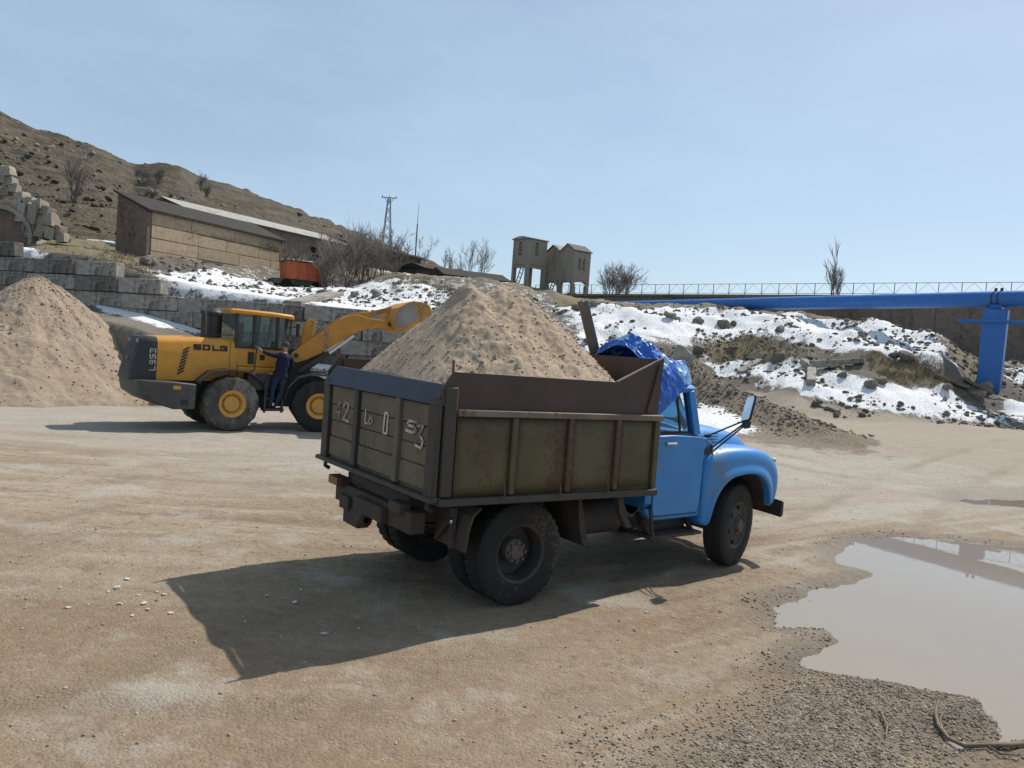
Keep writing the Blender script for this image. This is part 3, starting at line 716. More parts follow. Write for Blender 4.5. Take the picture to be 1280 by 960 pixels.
# ---- two concrete towers on legs
def arch_poly(w, h, n=8):
    return [(-w/2, 0), (w/2, 0), (w/2, h-w/2)]+[(w/2*cos(pi*i/n), h-w/2+w/2*sin(pi*i/n)) for i in range(1, n)]+[(-w/2, h-w/2)]
er = Vector((.78, .62, 0)); el = Vector((-.62, .78, 0))      # directions of the right and left faces from the near corner
def tower_window(tw, face, u, zb_, w, h):
    """arched opening with bars; face 'r' lies on local y=0 (runs along +x), face 'l' on local x=0 (runs along +y)"""
    pol = arch_poly(w, h)
    mb = MB(); bars = MB()
    if face == 'r':
        mb.prism([(u+p[0], zb_+p[1]) for p in pol], -.012, .05, 'y')
        for q in (-.5, 0, .5): bars.box(u+q*w*.62-.025, u+q*w*.62+.025, -.05, -.02, zb_, zb_+h-.1)
        for q in (.25, .5, .75): bars.box(u-w/2, u+w/2, -.056, -.03, zb_+h*q-.03, zb_+h*q+.03)
    else:
        mb.prism([(u+p[0], zb_+p[1]) for p in pol], -.012, .05, 'x')
        for q in (-.5, 0, .5): bars.box(-.05, -.02, u+q*w*.62-.025, u+q*w*.62+.025, zb_, zb_+h-.1)
        for q in (.25, .5, .75): bars.box(-.056, -.03, u-w/2, u+w/2, zb_+h*q-.03, zb_+h*q+.03)
    w_ = mb.build('window', M_hole, tw); bars.build('window_bars', M_tower, w_); return w_
C1 = P(659, 330, 80)
t1 = empty('water_tower', (C1.x, C1.y, 8.3), atan2(er.y, er.x)); tag(t1, 'tall concrete tower cabin with curved roof on four legs, ladder below', 'tower')
zf = C1.z-8.3; zt1 = P(659, 296, 80).z-8.3; S1 = 2.62
# local x = along right face, local y = along left face (away)
MB().box(0, S1, 0, S1, zf, zt1-.15).build('cabin', M_tower, t1, bevel=.03, seg=1)
mb = MB(); mb.prism([(-.12, zt1-.14)]+[(-.12+(S1+.24)*i/8, zt1-.05+.22*sin(pi*i/8)) for i in range(9)]+[(S1+.12, zt1-.14)], -.12, S1+.12, 'x')
mb.build('roof', M_conc, t1)
for (xa, ya) in ((0, 0), (S1-.4, 0), (0, S1-.4), (S1-.4, S1-.4)):
    mb = MB(); mb.prism([(xa+.005, ya+.005), (xa+.395, ya+.005), (xa+.395, ya+.395), (xa+.005, ya+.395)], -1.2, zf-.003, 'z'); mb.build('leg', M_tower, t1, bevel=.02, seg=1)
MB().box(.41, S1-.41, .06, .3, zf-.32, zf-.004).build('beam', M_tower, t1); MB().box(.06, .3, .41, S1-.41, zf-.32, zf-.004).build('beam', M_tower, t1)
tower_window(t1, 'r', 1.2, zf+1.05, .42, 1.35); tower_window(t1, 'l', 1.35, zf+1.0, .5, 1.4)
def ladder(par, p, q, w, name='ladder'):
    p = Vector(p); q = Vector(q); mb = MB(); sd = Vector(w)
    for s2 in (-.5, .5): mb.bar(p+sd*s2, q+sd*s2, .09, .06)
    for i in range(1, 9):
        c = p.lerp(q, i/9); mb.bar(c-sd*.5, c+sd*.5, .05, .05)
    return mb.build(name, M_steel, par)
ladder(t1, (.2, 2.5, -.6), (.3, 1.0, zf), (.0, .45, .25))
C2 = P(716, 349, 79)
t2 = empty('bunker_tower', (C2.x, C2.y, 8.3), atan2(er.y, er.x)); tag(t2, 'twin-gabled concrete tower with arched legs, standing right of the taller cabin', 'tower')
zf = C2.z-8.3; ze = P(716, 313, 79).z-8.3; W2 = 2.35; L2_ = 4.5
MB().box(0, W2, 0, L2_, zf, ze).build('cabin', M_tower, t2, bevel=.02, seg=1)
for k in range(2):
    y0 = k*L2_/2; mb = MB(); mb.prism([(y0+.005, ze+.003), (y0+L2_/2-.005, ze+.003), (y0+L2_/4, ze+.72)], .03, W2-.03, 'x'); mb.build('gable', M_tower, t2)
    for s2 in (0, 1):
        mb = MB(); ya = y0+(-.1 if s2 == 0 else L2_/2+.02); mb.prism([(ya if s2 == 0 else ya, ze+.0), (y0+L2_/4, ze+.74), (y0+L2_/4, ze+.83), (ya, ze+.09)], -.12, W2+.12, 'x'); mb.build('roof_slab', M_conc, t2)
for i, ya in enumerate((0, L2_/2-.2, L2_-.4)):
    for xa in (0, W2-.4):
        MB().box(xa+.004, xa+.396, ya+.004, ya+.396, -1.2, zf-.45).build('leg', M_tower, t2)
def arch_lintel(par, a, b, zb_, zt_, fixed, axis):
    """spandrel with an arched underside between two legs"""
    n_ = 10; w = (b-a)/2; c = (a+b)/2
    pol = [(a, zt_), (a, zb_)]+[(c-w*cos(pi*i/n_), zb_+(zt_-zb_-.12)*sin(pi*i/n_)) for i in range(1, n_)]+[(b, zb_), (b, zt_)]
    mb = MB(); mb.prism(pol, fixed+.01, fixed+.37, axis); mb.build('arch', M_tower, par)
arch_lintel(t2, .0, W2, zf-.75, zf-.003, 0, 'y'); arch_lintel(t2, .0, W2, zf-.75, zf-.003, L2_-.4, 'y')
for k in range(2): arch_lintel(t2, k*(L2_/2-.0)+.2, (k+1)*(L2_/2)-.0+(.0 if k else .0), zf-1.0, zf-.004, 0, 'x')
tower_window(t2, 'r', .85, zf+1.1, .36, 1.15); tower_window(t2, 'r', 1.45, zf+1.1, .36, 1.15)
ladder(t2, (.2, 4.2, -.6), (.3, 3.2, zf), (.0, .4, .2))

# ---- wall along the top of the bank with railing
A = P(668, 365, 82); B = P(1330, 375, 50.5); e, n, LW = plan_frame(A, B); zW = 8.68
pw_ = empty('canal_wall', (A.x, A.y, 0), atan2(e.y, e.x)); tag(pw_, 'long brown concrete panel wall behind the blue pipe', 'wall')
x = 0; k = 0
M_wallp = paint('brown_concrete_panel', (.20, .158, .125), (.155, .122, .098), .92, dirt=(.09, .07, .058), dirt_amt=.45, dirt_scale=.5, bmp=.3, bscale=6, spec=.15)
while x < LW:
    w = min(3.0, LW-x); MB().box(x+.02, x+w-.02, rnd.uniform(-.02, .02), .3, 3.0, zW-.25).build('wall_panel', M_wallp, pw_, bevel=.015, seg=1); x += w
x = 0
while x < LW:
    w = min(6.0, LW-x); MB().box(x+.01, x+w-.01, -.12, .45, zW-.245, zW).build('coping', M_wallp, pw_, bevel=.015, seg=1); x += w
rl = empty('railing', (A.x, A.y, zW), atan2(e.y, e.x)); tag(rl, 'thin grey steel railing with diagonal braces on top of the brown wall', 'railing')
npost = int(LW/1.5)
for i in range(npost+1): MB().box(i*1.5-.025, i*1.5+.025, .12, .17, 0, .95).build('post', M_galv, rl)
for i in range(npost):
    for z_ in (.12, .93): MB().box(i*1.5+.026, i*1.5+1.474, .125, .165, z_-.02, z_+.02).build('rail', M_galv, rl)
    mb = MB(); mb.bar((i*1.5+.03, .145, .14), (i*1.5+.75, .145, .91), .018, .018); mb.bar((i*1.5+.75, .145, .91), (i*1.5+1.47, .145, .14), .018, .018); mb.build('brace', M_galv, rl)

# ---- blue pipeline on its column
PA = P(1247, 374, 38); PB = P(1000, 378, 48); pd = (PB-PA); pd.z = 0; pd.normalize(); zP = 6.72
pl_ = empty('blue_pipeline', (PA.x, PA.y, zP)); tag(pl_, 'thick blue overhead pipe running along the top of the snowy bank', 'pipe')
for k, (a, b) in enumerate(((-13, -2.0), (-2.0, 9.6), (9.6, 21), (21, 33), (33, 46))):
    mb = MB(); mb.tube([pd*a, pd*(b-.004)], .405, 40); mb.build('pipe_section', M_pipe, pl_, smooth=40)
    mb = MB(); mb.tube([pd*(b-.03), pd*(b+.03)], .418, 40); mb.build('weld_ring', M_pipe, pl_, smooth=40)
for off in (-.16, .12):
    mb = MB(); mb.tube([pd*(off-.03), pd*(off+.03)], .425, 32); mb.build('clamp', M_steel, pl_, smooth=40)
    MB().box(-.05, .05, -.05, .05, .40, .55).build('clamp_bolt', M_steel, pl_, loc=pd*off)
cz = gz(PA.x, PA.y)-.6; colm = empty('pipe_column', (PA.x, PA.y, cz), atan2(pd.y, pd.x)+.35); tag(colm, 'wide blue column carrying the pipe at the right edge of the picture', 'column')
hc = zP-.405-cz
mb = MB(); mb.loft([[(-.50, -.40, 0), (.50, -.40, 0), (.50, .40, 0), (-.50, .40, 0)], [(-.53, -.42, hc-.12), (.53, -.42, hc-.12), (.53, .42, hc-.12), (-.53, .42, hc-.12)]])
mb.build('shaft', M_pipe, colm, bevel=.04)
mb = MB(); mb.prism([(-.3, hc-.118), (.3, hc-.118), (.42, hc+.10), (.30, hc+.03), (.0, hc-.004), (-.30, hc+.03), (-.42, hc+.10)], -.25, .25, 'x'); mb.build('saddle', M_pipe, colm)
MB().box(-1.25, 1.6, -.52, -.425, hc-.78, hc-.66).build('cross_arm', M_pipe, colm); MB().box(-1.25, 1.6, .425, .52, hc-.78, hc-.66).build('cross_arm', M_pipe, colm)
for (px, py, h) in ((1143, 402, .9), (1214, 424, 1.0)):
    q = hit(px, py); z_ = gz(*q)
    MB().box(-.07, .07, -.05, .05, -.3, h).build('iron_post', M_rust, loc=(q[0], q[1], z_))
    tag(bpy.context.scene.objects[-1] if False else COL.objects[-1], 'rusty iron post %s' % ('on the crest under the middle of the pipe' if px < 1200 else 'by the dry grass left of the blue column'), 'post')

# ---- pylon and mast
pz = P(482, 318, 150); pt = P(484.5, 247, 150)
py_ = empty('pylon', (pz.x, pz.y, pz.z-4)); tag(py_, 'steel lattice power pylon with T-shaped top on the skyline', 'pylon')
hp = pt.z-pz.z+4; lg = [(-1, -1), (1, -1), (1, 1), (-1, 1)]
def pw3(z): return .95*(1-z/hp)+.22
for (a, b) in lg: mb = MB(); mb.bar((a*pw3(0), b*pw3(0), 0), (a*pw3(hp), b*pw3(hp), hp), .11, .11); mb.build('leg', M_galv, py_)
mb = MB(); nz = 9
for k in range(nz):
    z0_, z1_ = hp*k/nz, hp*(k+1)/nz
    for i in range(4):
        a, b = lg[i], lg[(i+1) % 4]
        mb.bar((a[0]*pw3(z0_), a[1]*pw3(z0_), z0_), (b[0]*pw3(z1_), b[1]*pw3(z1_), z1_), .06, .06)
        mb.bar((b[0]*pw3(z0_), b[1]*pw3(z0_), z0_), (a[0]*pw3(z1_), a[1]*pw3(z1_), z1_), .06, .06)
mb.build('bracing', M_galv, py_)
mb = MB(); mb.bar((-1.5, 0, hp), (1.5, 0, hp), .16, .16); mb.build('cross_arm', M_galv, py_)
for s2 in (-1, 1): mb = MB(); mb.bar((s2*.9, 0, hp-.05), (s2*.2, 0, hp-1.2), .09, .09); mb.build('arm_strut', M_galv, py_)
for s2 in (-1.35, 0, 1.35): mb = MB(); mb.lathe([(.0, 0), (.09, .03), (.05, .15), (.09, .2), (.05, .32), (0, .4)], 8, (s2, 0, hp+.08), 'z'); mb.build('insulator', M_conc, py_)
a = P(519, 322, 100); t = P(524, 253, 100)
mst = empty('mast', (a.x, a.y, a.z-3)); tag(mst, 'tall thin antenna mast standing right of the pylon', 'mast'); hm = t.z-a.z+3
mb = MB(); mb.tube([(0, 0, 0), (0, 0, hm*.72)], [.10, .075], 8); mb.build('mast_tube', M_steel, mst, smooth=40)
mb = MB(); mb.tube([(0, 0, hm*.72), (0, 0, hm)], [.04, .02], 6); mb.build('antenna', M_steel, mst)
for k in range(3):
    an = k*2.1+.4; mb = MB(); mb.tube([(0, 0, hm*.6), (cos(an)*3, sin(an)*3, 0.6)], .012, 4); mb.build('guy_wire', M_steel, mst)

# ---- ruined pale stone wall at the left edge with a concrete vault
rs = empty('ruined_stone_wall', tuple(P(40, 292, 45.5))); tag(rs, 'ruined wall of pale upright stones at the left edge of the picture', 'stone wall')
v_, f_ = ico()
def rock(name, c, sz, mat, par=None, seed=0, sharp=.25, box=.0):
    """one angular stone: a subdivided block with knocked corners"""
    rg = np.random.default_rng(seed); import bmesh
    bm = bmesh.new(); bmesh.ops.create_cube(bm, size=1.0) if box else bmesh.ops.create_icosphere(bm, subdivisions=3, radius=.5)
    if box: bmesh.ops.subdivide_edges(bm, edges=bm.edges[:], cuts=2, use_grid_fill=True)
    hd_ = rg.normal(0, 1, (16, 3)); hd_ /= np.linalg.norm(hd_, axis=1)[:, None]; hh_ = rg.uniform(.72, 1.05, 16)
    for w in bm.verts:
        d = w.co.normalized()
        if not box:
            dots = hd_ @ np.array(d); kk0 = min(1.25, float(np.min(np.where(dots > .2, hh_/np.maximum(dots, .2), 9)))); w.co = d*.5*kk0
        kk = 1+sharp*.6*(fbm(np.array([w.co.x*2+seed]), np.array([w.co.y*2+w.co.z*3.1]), 1.0, 3, seed)[0])*2
        w.co = (w.co*kk*(1-box*0)+Vector(rg.normal(0, .02, 3)))
        if box: w.co = w.co*(1-.16*max(0, w.co.length-.6))
    me = bpy.data.meshes.new(name); 
    for w in bm.verts: w.co = Vector((w.co.x*sz[0], w.co.y*sz[1], w.co.z*sz[2]))
    bm.to_mesh(me); bm.free()
    at = me.attributes.new('tone', 'FLOAT', 'POINT'); at.data.foreach_set('value', np.full(len(me.vertices), float(rg.uniform(.1, 1)), np.float32))
    o = link(name, me, mat, par, smooth=22, loc=c); o.rotation_euler = (rg.uniform(-.2, .2), rg.uniform(-.2, .2), rg.uniform(0, 6.28) if not box else rg.uniform(-.25, .25)); return o
stones = [(10,214,10,9),(3,224,9,8),(14,228,9,9),(18,236,8,9),(8,240,10,8),(28,247,11,10),(24,258,8,13),(38,254,10,11),(50,258,11,10),(60,264,9,9),(30,268,9,20),(31,288,9,16),(44,268,9,20),(54,272,9,18),(42,290,10,16),(54,290,10,14),(65,276,8,14),(64,292,10,12),(74,288,10,10),(78,298,10,9),(2,212,8,8),(-14,222,12,14),(-10,240,14,14)]
for i, (px, py, w, h) in enumerate(stones):
    d = 45.5+(.8 if py < 250 else 0)+rnd.uniform(-.2, .2); c = P(px, py, d); k = d/950
    rock('stone', c-rs.location, (w*k*1.2, .7, h*k*1.2), M_lime, rs, i+3, .42, 1)
va = P(-4, 292, 44.6); vt = empty('concrete_vault', (va.x, va.y, va.z-.4), .25); tag(vt, 'dark concrete arched vault at the left edge below pale stones', 'vault')
ro, ri = 1.85, 1.62
pol = [(ro*cos(pi*i/14), ro*.98*sin(pi*i/14)+.3) for i in range(15)]; inn = [(ri*cos(pi*i/14), ri*.98*sin(pi*i/14)+.3) for i in range(14, -1, -1)]
mb = MB(); mb.prism(pol+[(-ro, -.8), (-ri, -.8)]+inn+[(ri, -.8), (ro, -.8)], 0, 2.4, 'y'); mb.build('vault_shell', M_conc_l, vt, smooth=30)
MB().prism([(ri*.99*cos(pi*i/14), ri*.96*sin(pi*i/14)+.3) for i in range(15)]+[(-ri*.99, -.8), (ri*.99, -.8)], .35, .5, 'y').build('infill_wall', M_clay_d, vt)

# ---- boulders, slabs and beams lying on the banks (each its own thing)
def lay(name, px, py, sz, label, cat, mat, grp=None, seed=0, box=0, rot=None, sink=.25, dz=0):
    q = hit(px, py); o = rock(name, (q[0], q[1], gs1(*q)+sz[2]*(.5-sink)+dz), sz, mat, None, seed, .22, box)
    if rot: o.rotation_euler = rot
    return tag(o, label, cat, grp)
bo = [(904,412,1.0,'largest dark boulder in the upper snow of the right bank'),(916,408,.6,'small dark boulder touching the largest boulder of the upper snow'),(872,405,.8,'dark boulder in snow left of the largest boulder'),
      (838,398,.8,'dark boulder high in the snow just above the blue tarpaulin'),(975,416,.55,'lone dark stone on the smooth upper snow patch'),(972,453,.95,'flat boulder at the upper edge of the lower snow'),(873,441,.8,'boulder right of the grey slab behind the tarpaulin'),
      (1053,474,.5,'round stone on the lower snow right of the fallen beams'),(1088,486,.8,'dark boulder in the middle of the lower snow'),(1100,480,.75,'boulder just right of the dark one in the lower snow'),(1133,450,.95,'grey boulder in dry grass above the lower snow'),(1118,447,.6,'small boulder left of the grey boulder in the grass'),
      (1232,487,.8,'dark boulder beside the foot of the blue column'),(1222,497,.75,'dark boulder at the right end of the lower snow'),(1183,488,.6,'boulder under the dark plank on the lower snow'),(720,388,.8,'dark boulder in snow left of the leaning beam'),(742,384,.7,'dark boulder in snow right behind the leaning beam'),
      (405,372,.95,'round dark boulder on the snow above the loader arm'),(186,332,1.3,'big boulder at the left end of the snowy terrace'),(470,372,.8,'dark boulder in the snow left of the loader bucket'),(442,372,.6,'stone in the snow above the loader cab roof'),
      (1018,508,.45,'stone on the small snow patch in the gravel'),(895,502,.4,'small stone on the snow behind the blue bonnet')]
for i, (px, py, r, lab) in enumerate(bo): lay('boulder', px, py, (r*.85, r*.7, r*.6), lab, 'boulder', M_rubble, 'boulders on the snowy banks', 20+i)
lay('concrete_slab', 851, 462, (1.0, .25, 1.1), 'grey triangular concrete slab standing in the snow behind the blue tarpaulin', 'slab', M_conc_l, None, 61, 1, (-.25, .55, .15), .1)
def beam_thing(name, p0, p1, w, h, label, cat, mat, dz=.12):
    a = hit(*p0); b = hit(*p1); A_ = Vector((a[0], a[1], gs1(*a)+dz)); B_ = Vector((b[0], b[1], gs1(*b)+dz)); mb = MB(); c = (A_+B_)/2
    mb.bar(A_-c, B_-c, w, h); o = mb.build(name, mat, bevel=.03, loc=c); return tag(o, label, cat)
beam_thing('concrete_beam', (1012, 464), (1046, 461), .45, .32, 'thick concrete beam lying across the stub in the lower snow', 'beam', M_conc_l, .28)
beam_thing('concrete_beam', (1044, 459), (1080, 456), .28, .24, 'thinner concrete beam right of the thick one, above the snow', 'beam', M_conc_l, .2)
beam_thing('concrete_stub', (1013, 485), (1014, 468), .4, .4, 'short concrete stub sticking out of the snow under the beam', 'beam', M_conc_l, .1)
beam_thing('concrete_beam', (1003, 458), (1016, 468), .35, .3, 'short tilted concrete beam left of the thick one', 'beam', M_conc_l, .2)
beam_thing('timber', (1168, 475), (1212, 490), .30, .16, 'dark timber lying across the right end of the lower snow', 'timber', M_wood, .18)
beam_thing('timber', (1205, 480), (1240, 498), .25, .16, 'dark timber beside the blue column foot', 'timber', M_wood, .18)
beam_thing('concrete_slab', (925, 470), (948, 452), .5, .2, 'narrow concrete slab edge half buried at the left of the lower snow', 'slab', M_conc_l, .05)
beam_thing('concrete_slab', (365, 385), (420, 376), .9, .22, 'tilted snow-dusted slab on the heap above the loader arm', 'slab', M_conc_l, .3)
# hillside stones
ORD = 'first second third fourth fifth sixth seventh eighth ninth tenth eleventh twelfth thirteenth fourteenth fifteenth'.split()
HST = [(31,170),(66,184),(46,185),(117,192),(8,168),(60,186),(83,252),(100,243),(20,176),(190,244),(195,243),(150,205)]
for i, (px, py) in enumerate(HST):
    q = hill_hit(px, py); r = rnd.uniform(.45, .95)
    rank = sorted(HST).index((px, py))
    tag(rock('hillside_stone', q+Vector((0, 0, r*.15)), (r*1.5, r, r), M_lime, None, 90+i), '%s pale stone from the left scattered on the brown hillside' % ORD[rank], 'stone', 'pale stones on the hillside')

# ---- loose material nobody could count
rng = np.random.default_rng(5)
M_scrub = stone_mat('hill_scrub', (.055, .05, .034), (.13, .108, .07))
def hill_scatter(n, smin, smax, seed, mat, name, label, cat, thr):
    rg = np.random.default_rng(seed); t_ = rg.uniform(tt[0]*.75, tt[-1]*.6, n*4); d_ = 62+150*rg.random(n*4)**.8
    k = (fbm(t_*d_, d_, .045, 4, seed) > thr) & (d_ < np.interp(t_, RT, RDI)-1); t_, d_ = t_[k][:n], d_[k][:n]
    j = np.clip(np.searchsorted(tt, t_), 0, len(tt)-1); i = np.clip(np.searchsorted(dd, d_), 0, len(dd)-1); s_ = smin+(smax-smin)*rg.random(len(t_))**3
    return tag(scatter_stones(name, np.c_[t_*d_, d_, HZ[i, j]], s_, mat, seed), label, cat, kind='stuff')
hill_scatter(3800, .12, .60, 201, M_scrub, 'scrub', 'low dark scrub dotted over the brown hillside', 'scrub', .03)
hill_scatter(700, .08, .38, 202, M_lime, 'field_stones', 'small loose stones on the hillside', 'stones', .06)
def scatter_on(n, polys=None, box=None, sz=(.05, .2), keep=None, pw=2.5):
    pts = []; out = []; szs = []
    while len(out) < n:
        if polys is not None:
            pl = polys[rng.integers(len(polys))]; lo, hi = pl.min(0), pl.max(0); q = rng.uniform(lo, hi)
        else: q = np.array([rng.uniform(box[0], box[1]), rng.uniform(box[2], box[3])])
        if keep and not keep(q): continue
        r = sz[0]+(sz[1]-sz[0])*rng.random()**pw
        out.append(q); szs.append(r)
    out = np.array(out); szs = np.array(szs); z = gsurf(out[:, 0], out[:, 1])
    return np.c_[out, z+szs*.15], szs
def bank_pts(n):
    t = rng.uniform(-.12, .68, n*2); d = rng.uniform(31, 50, n*2); k = fbm(t*d, d, .35, 3, 88) > -.05
    return np.c_[t*d, d][k][:n]
bp = bank_pts(6500); sz = .022+.15*rng.random(len(bp))**4.5
tag(scatter_stones('rubble', np.c_[bp, gsurf(bp[:, 0], bp[:, 1])+sz*.2], sz, M_rubble, 3), 'dark clods and rubble strewn over the snowy right bank', 'rubble', kind='stuff')
t = rng.uniform(-.5, -.08, 1500); d = rng.uniform(38.5, 49, 1500); bp = np.c_[t*d, d]; sz = .035+.16*rng.random(1500)**5
tag(scatter_stones('rubble', np.c_[bp, gsurf(bp[:, 0], bp[:, 1])+sz*.2], sz, M_rubble, 4), 'clods and rubble strewn over the terrace above the block wall', 'rubble', kind='stuff')
uu = rng.random(4200); off = rng.normal(0, .85, 4200)
dx, dy = (RIDGE_B-RIDGE_A).to_2d().normalized(); bp = np.c_[RIDGE_A.x+uu*(RIDGE_B.x-RIDGE_A.x)-dy*off, RIDGE_A.y+uu*(RIDGE_B.y-RIDGE_A.y)+dx*off]; sz = .014+.065*rng.random(4200)**5
tag(scatter_stones('gravel', np.c_[bp, gsurf(bp[:, 0], bp[:, 1])+sz*.2], sz, M_rubble, 6), 'coarse gravel of the windrow right of the blue truck', 'gravel', kind='stuff')
ins = lambda q: poly_sd(np.array([q[0]]), np.array([q[1]]), SPIT)[0] > -.15 and poly_sd(np.array([q[0]]), np.array([q[1]]), PUDDLE)[0] < .05 and q[1] > 2.6
lo = SPIT.min(0); hi = SPIT.max(0)
cand = rng.uniform((-.5, 2.8), (4.6, 7.6), (80000, 2))
k = (poly_sd(cand[:, 0], cand[:, 1], SPIT)+fbm(cand[:, 0], cand[:, 1], 1.6, 3, 44)*.6 > rng.uniform(-.38, .35, 80000)) & (poly_sd(cand[:, 0], cand[:, 1], PUDDLE) < .06)
cand = cand[k][:14000]; sz = .003+.010*rng.random(len(cand))**2.5
tag(scatter_stones('gravel', np.c_[cand, gsurf(cand[:, 0], cand[:, 1])+sz*.25], sz, M_spit, 8), 'brown pebbly gravel at the edge of the big puddle', 'gravel', kind='stuff')
cand = np.c_[rng.uniform(-.75, .62, 6000), 3.2+22*rng.random(6000)**1.5]; cand[:, 0] *= cand[:, 1]
k = poly_sd(cand[:, 0], cand[:, 1], PUDDLE) < .1; cand = cand[k]; sz = .003+.014*rng.random(len(cand))**6
tag(scatter_stones('pebbles', np.c_[cand, gsurf(cand[:, 0], cand[:, 1])+sz*.2], sz, M_pebble, 9), 'small pebbles and grit over the yard', 'pebbles', kind='stuff')
shore = np.argwhere((np.abs(sdP+.05) < .13) & (GY > 3) & (GY < 13)); shore = shore[rng.integers(0, len(shore), 5200)]
sxy = np.c_[GX[shore[:, 0], shore[:, 1]], GY[shore[:, 0], shore[:, 1]]]+rng.normal(0, .05, (5200, 2)); sz = .005+.020*rng.random(5200)**3.5
k = fbm(sxy[:, 0], sxy[:, 1], 1.1, 3, 47)+rng.uniform(-.2, .2, 5200) > .16; sxy, sz = sxy[k], sz[k]*.7
tag(scatter_stones('shore_gravel', np.c_[sxy, np.maximum(gsurf(sxy[:, 0], sxy[:, 1]), -.030)+sz*.2], sz, M_spit, 17), 'wet grit and pebbles breaking the edge of the big puddle', 'gravel', kind='stuff')
# the stones one can pick out beside the truck's shadow
ys = [(145,735,5,'pale stone left of the shadow corner, nearest the picture edge'),(158,727,4,None),(85,760,4,None),(150,760,4,None),(180,757,5,None),(184,763,4,None),(205,748,4,None),(213,770,4,None),(333,747,4,'small pale stone in the middle of the truck shadow'),(368,756,4,'pale stone right of another inside the truck shadow'),(405,796,5,'pale stone near the lower edge of the truck shadow'),(376,739,3,'tiny pale stone just above the two in the truck shadow'),(135,741,3,None),(165,775,3,None),(75,736,3,None),(173,748,3,None),(196,742,3,None)]
for i, (px, py, r, lab) in enumerate(ys):
    q = hit(px, py); s2 = r*q[1]/950*1.3
    o = rock('pale_stone', (q[0], q[1], gs1(*q)+s2*.2), (s2*1.35, s2*1.1, s2*.5), M_pale, None, 140+i)
    near_ = sorted(p[0] for p in ys if p[0] < 220); rank = near_.index(px) if px < 220 else 0
    tag(o, lab or ('%s pale pebble from the left of those left of the shadow corner' % ORD[rank]), 'stone', 'pale stones by the truck shadow')

# ---- bare shrubs and trees
def grow(mb_t, mb_w, p, d, ln, r, lvl, rg, upb, spread):
    segs = 3; pts = [p]; rs_ = [r]
    for i in range(segs):
        d = (d+Vector((rg.gauss(0, .16), rg.gauss(0, .16), rg.gauss(0, .10)+upb))).normalized(); p = p+d*ln/segs; pts.append(p); rs_.append(r*(1-.55*(i+1)/segs))
    (mb_t if lvl == 0 else mb_w).tube(pts, rs_, 5 if lvl == 0 else 3, cap=False)
    if lvl >= 3: return
    for i in range((6, 5, 4)[lvl]):
        f = rg.uniform(.25, 1.0); q = pts[0]
        k = min(int(f*segs), segs-1); q = pts[k].lerp(pts[k+1], f*segs-k)
        nd = (d+Vector((rg.gauss(0, spread), rg.gauss(0, spread), rg.gauss(0, spread*.6)+.15))).normalized()
        grow(mb_t, mb_w, q, nd, ln*rg.uniform(.42, .68), max(rs_[k]*.6, .012), lvl+1, rg, upb, spread)
def shrub(name, base, h, stems, label, cat, seed, spread=.42, lean=(0, 0), rr=.045, upb=.05, grp=None, tops=.35):
    rg = random.Random(seed); root = empty(name, base); a = MB(); b = MB()
    for i in range(stems):
        an = rg.uniform(0, 6.28); d = Vector((cos(an)*tops*rg.random()+lean[0], sin(an)*tops*rg.random()+lean[1], 1)).normalized()
        grow(a, b, Vector((cos(an)*.18*rg.random()*stems/4, sin(an)*.18*rg.random()*stems/4, -.2)), d, h*rg.uniform(.55, .75), rr*rg.uniform(.7, 1.2), 0, rg, upb, spread)
    a.build('trunk', M_bark, root); b.build('crown', M_twig, root); return tag(root, label, cat, grp)
sh = [(352,322,59,34,3,'small bare bush against the gabled shed wall'),(373,322,57,40,3,'bare bush left of the thicket, behind the orange truck body'),(402,350,53,58,5,'bare shrub at the left end of the thicket'),(420,354,52,76,6,'tall bare shrub second from the left in the thicket'),(434,356,53,84,7,'tallest bare shrub in the thicket on the terrace'),(450,356,54,80,6,'bare shrub right of the tallest one in the thicket'),(464,354,54,74,6,'bare shrub in the thicket below the pylon'),
      (478,352,56,66,5,'bare shrub at the right of the thicket, right of the pylon'),(492,346,58,56,4,'bare shrub at the far right end of the thicket'),(442,352,57,70,5,'bare shrub behind the middle of the thicket'),(410,350,57,64,5,'bare shrub at the back left of the thicket')]
for i, (px, py, d, hpx, st, lab) in enumerate(sh):
    q = P(px, py, d); shrub('bare_shrub', (q.x, q.y, gz(q.x, q.y)-.05), hpx*d/950*.82, st, lab, 'shrub', 300+i, .36, grp='bare shrubs on the terrace')
tr = [(583,345,88,36,3,'leafless sapling above the low brown shed'),(600,344,86,38,3,'leafless forked sapling right of another above the brown shed'),(563,345,90,34,2,'thin leafless sapling at the left above the brown shed'),(527,330,95,32,2,'thin sapling beside the foot of the mast'),(553,342,95,30,1,'single thin stem left of the saplings')]
for i, (px, py, d, hpx, st, lab) in enumerate(tr):
    q = P(px, py, d); shrub('sapling', (q.x, q.y, q.z-1.0), hpx*d/950+1.0, st, lab, 'tree', 330+i, .25, tops=.2, grp='leafless saplings on the skyline')
for i, (px, d, lab, ln) in enumerate([(758,76,'low windblown bare bush right of the towers, smaller of two',.25),(778,75,'windblown bare bush right of the towers, larger of two',.35),(768,78,'bare bush behind the two windblown ones',.3)]):
    q = P(px, 366, d); shrub('windblown_bush', (q.x, q.y, q.z-.6), 3.1+.3*(i == 1), 7, lab, 'bush', 350+i, .5, (ln, 0), grp='bushes on the skyline')
q = P(1042, 370, 57); shrub('thin_tree', (q.x, q.y, q.z-1.4), 4.0, 4, 'thin upright leafless tree rising behind the blue pipe', 'tree', 360, .13, tops=.06, upb=.12)
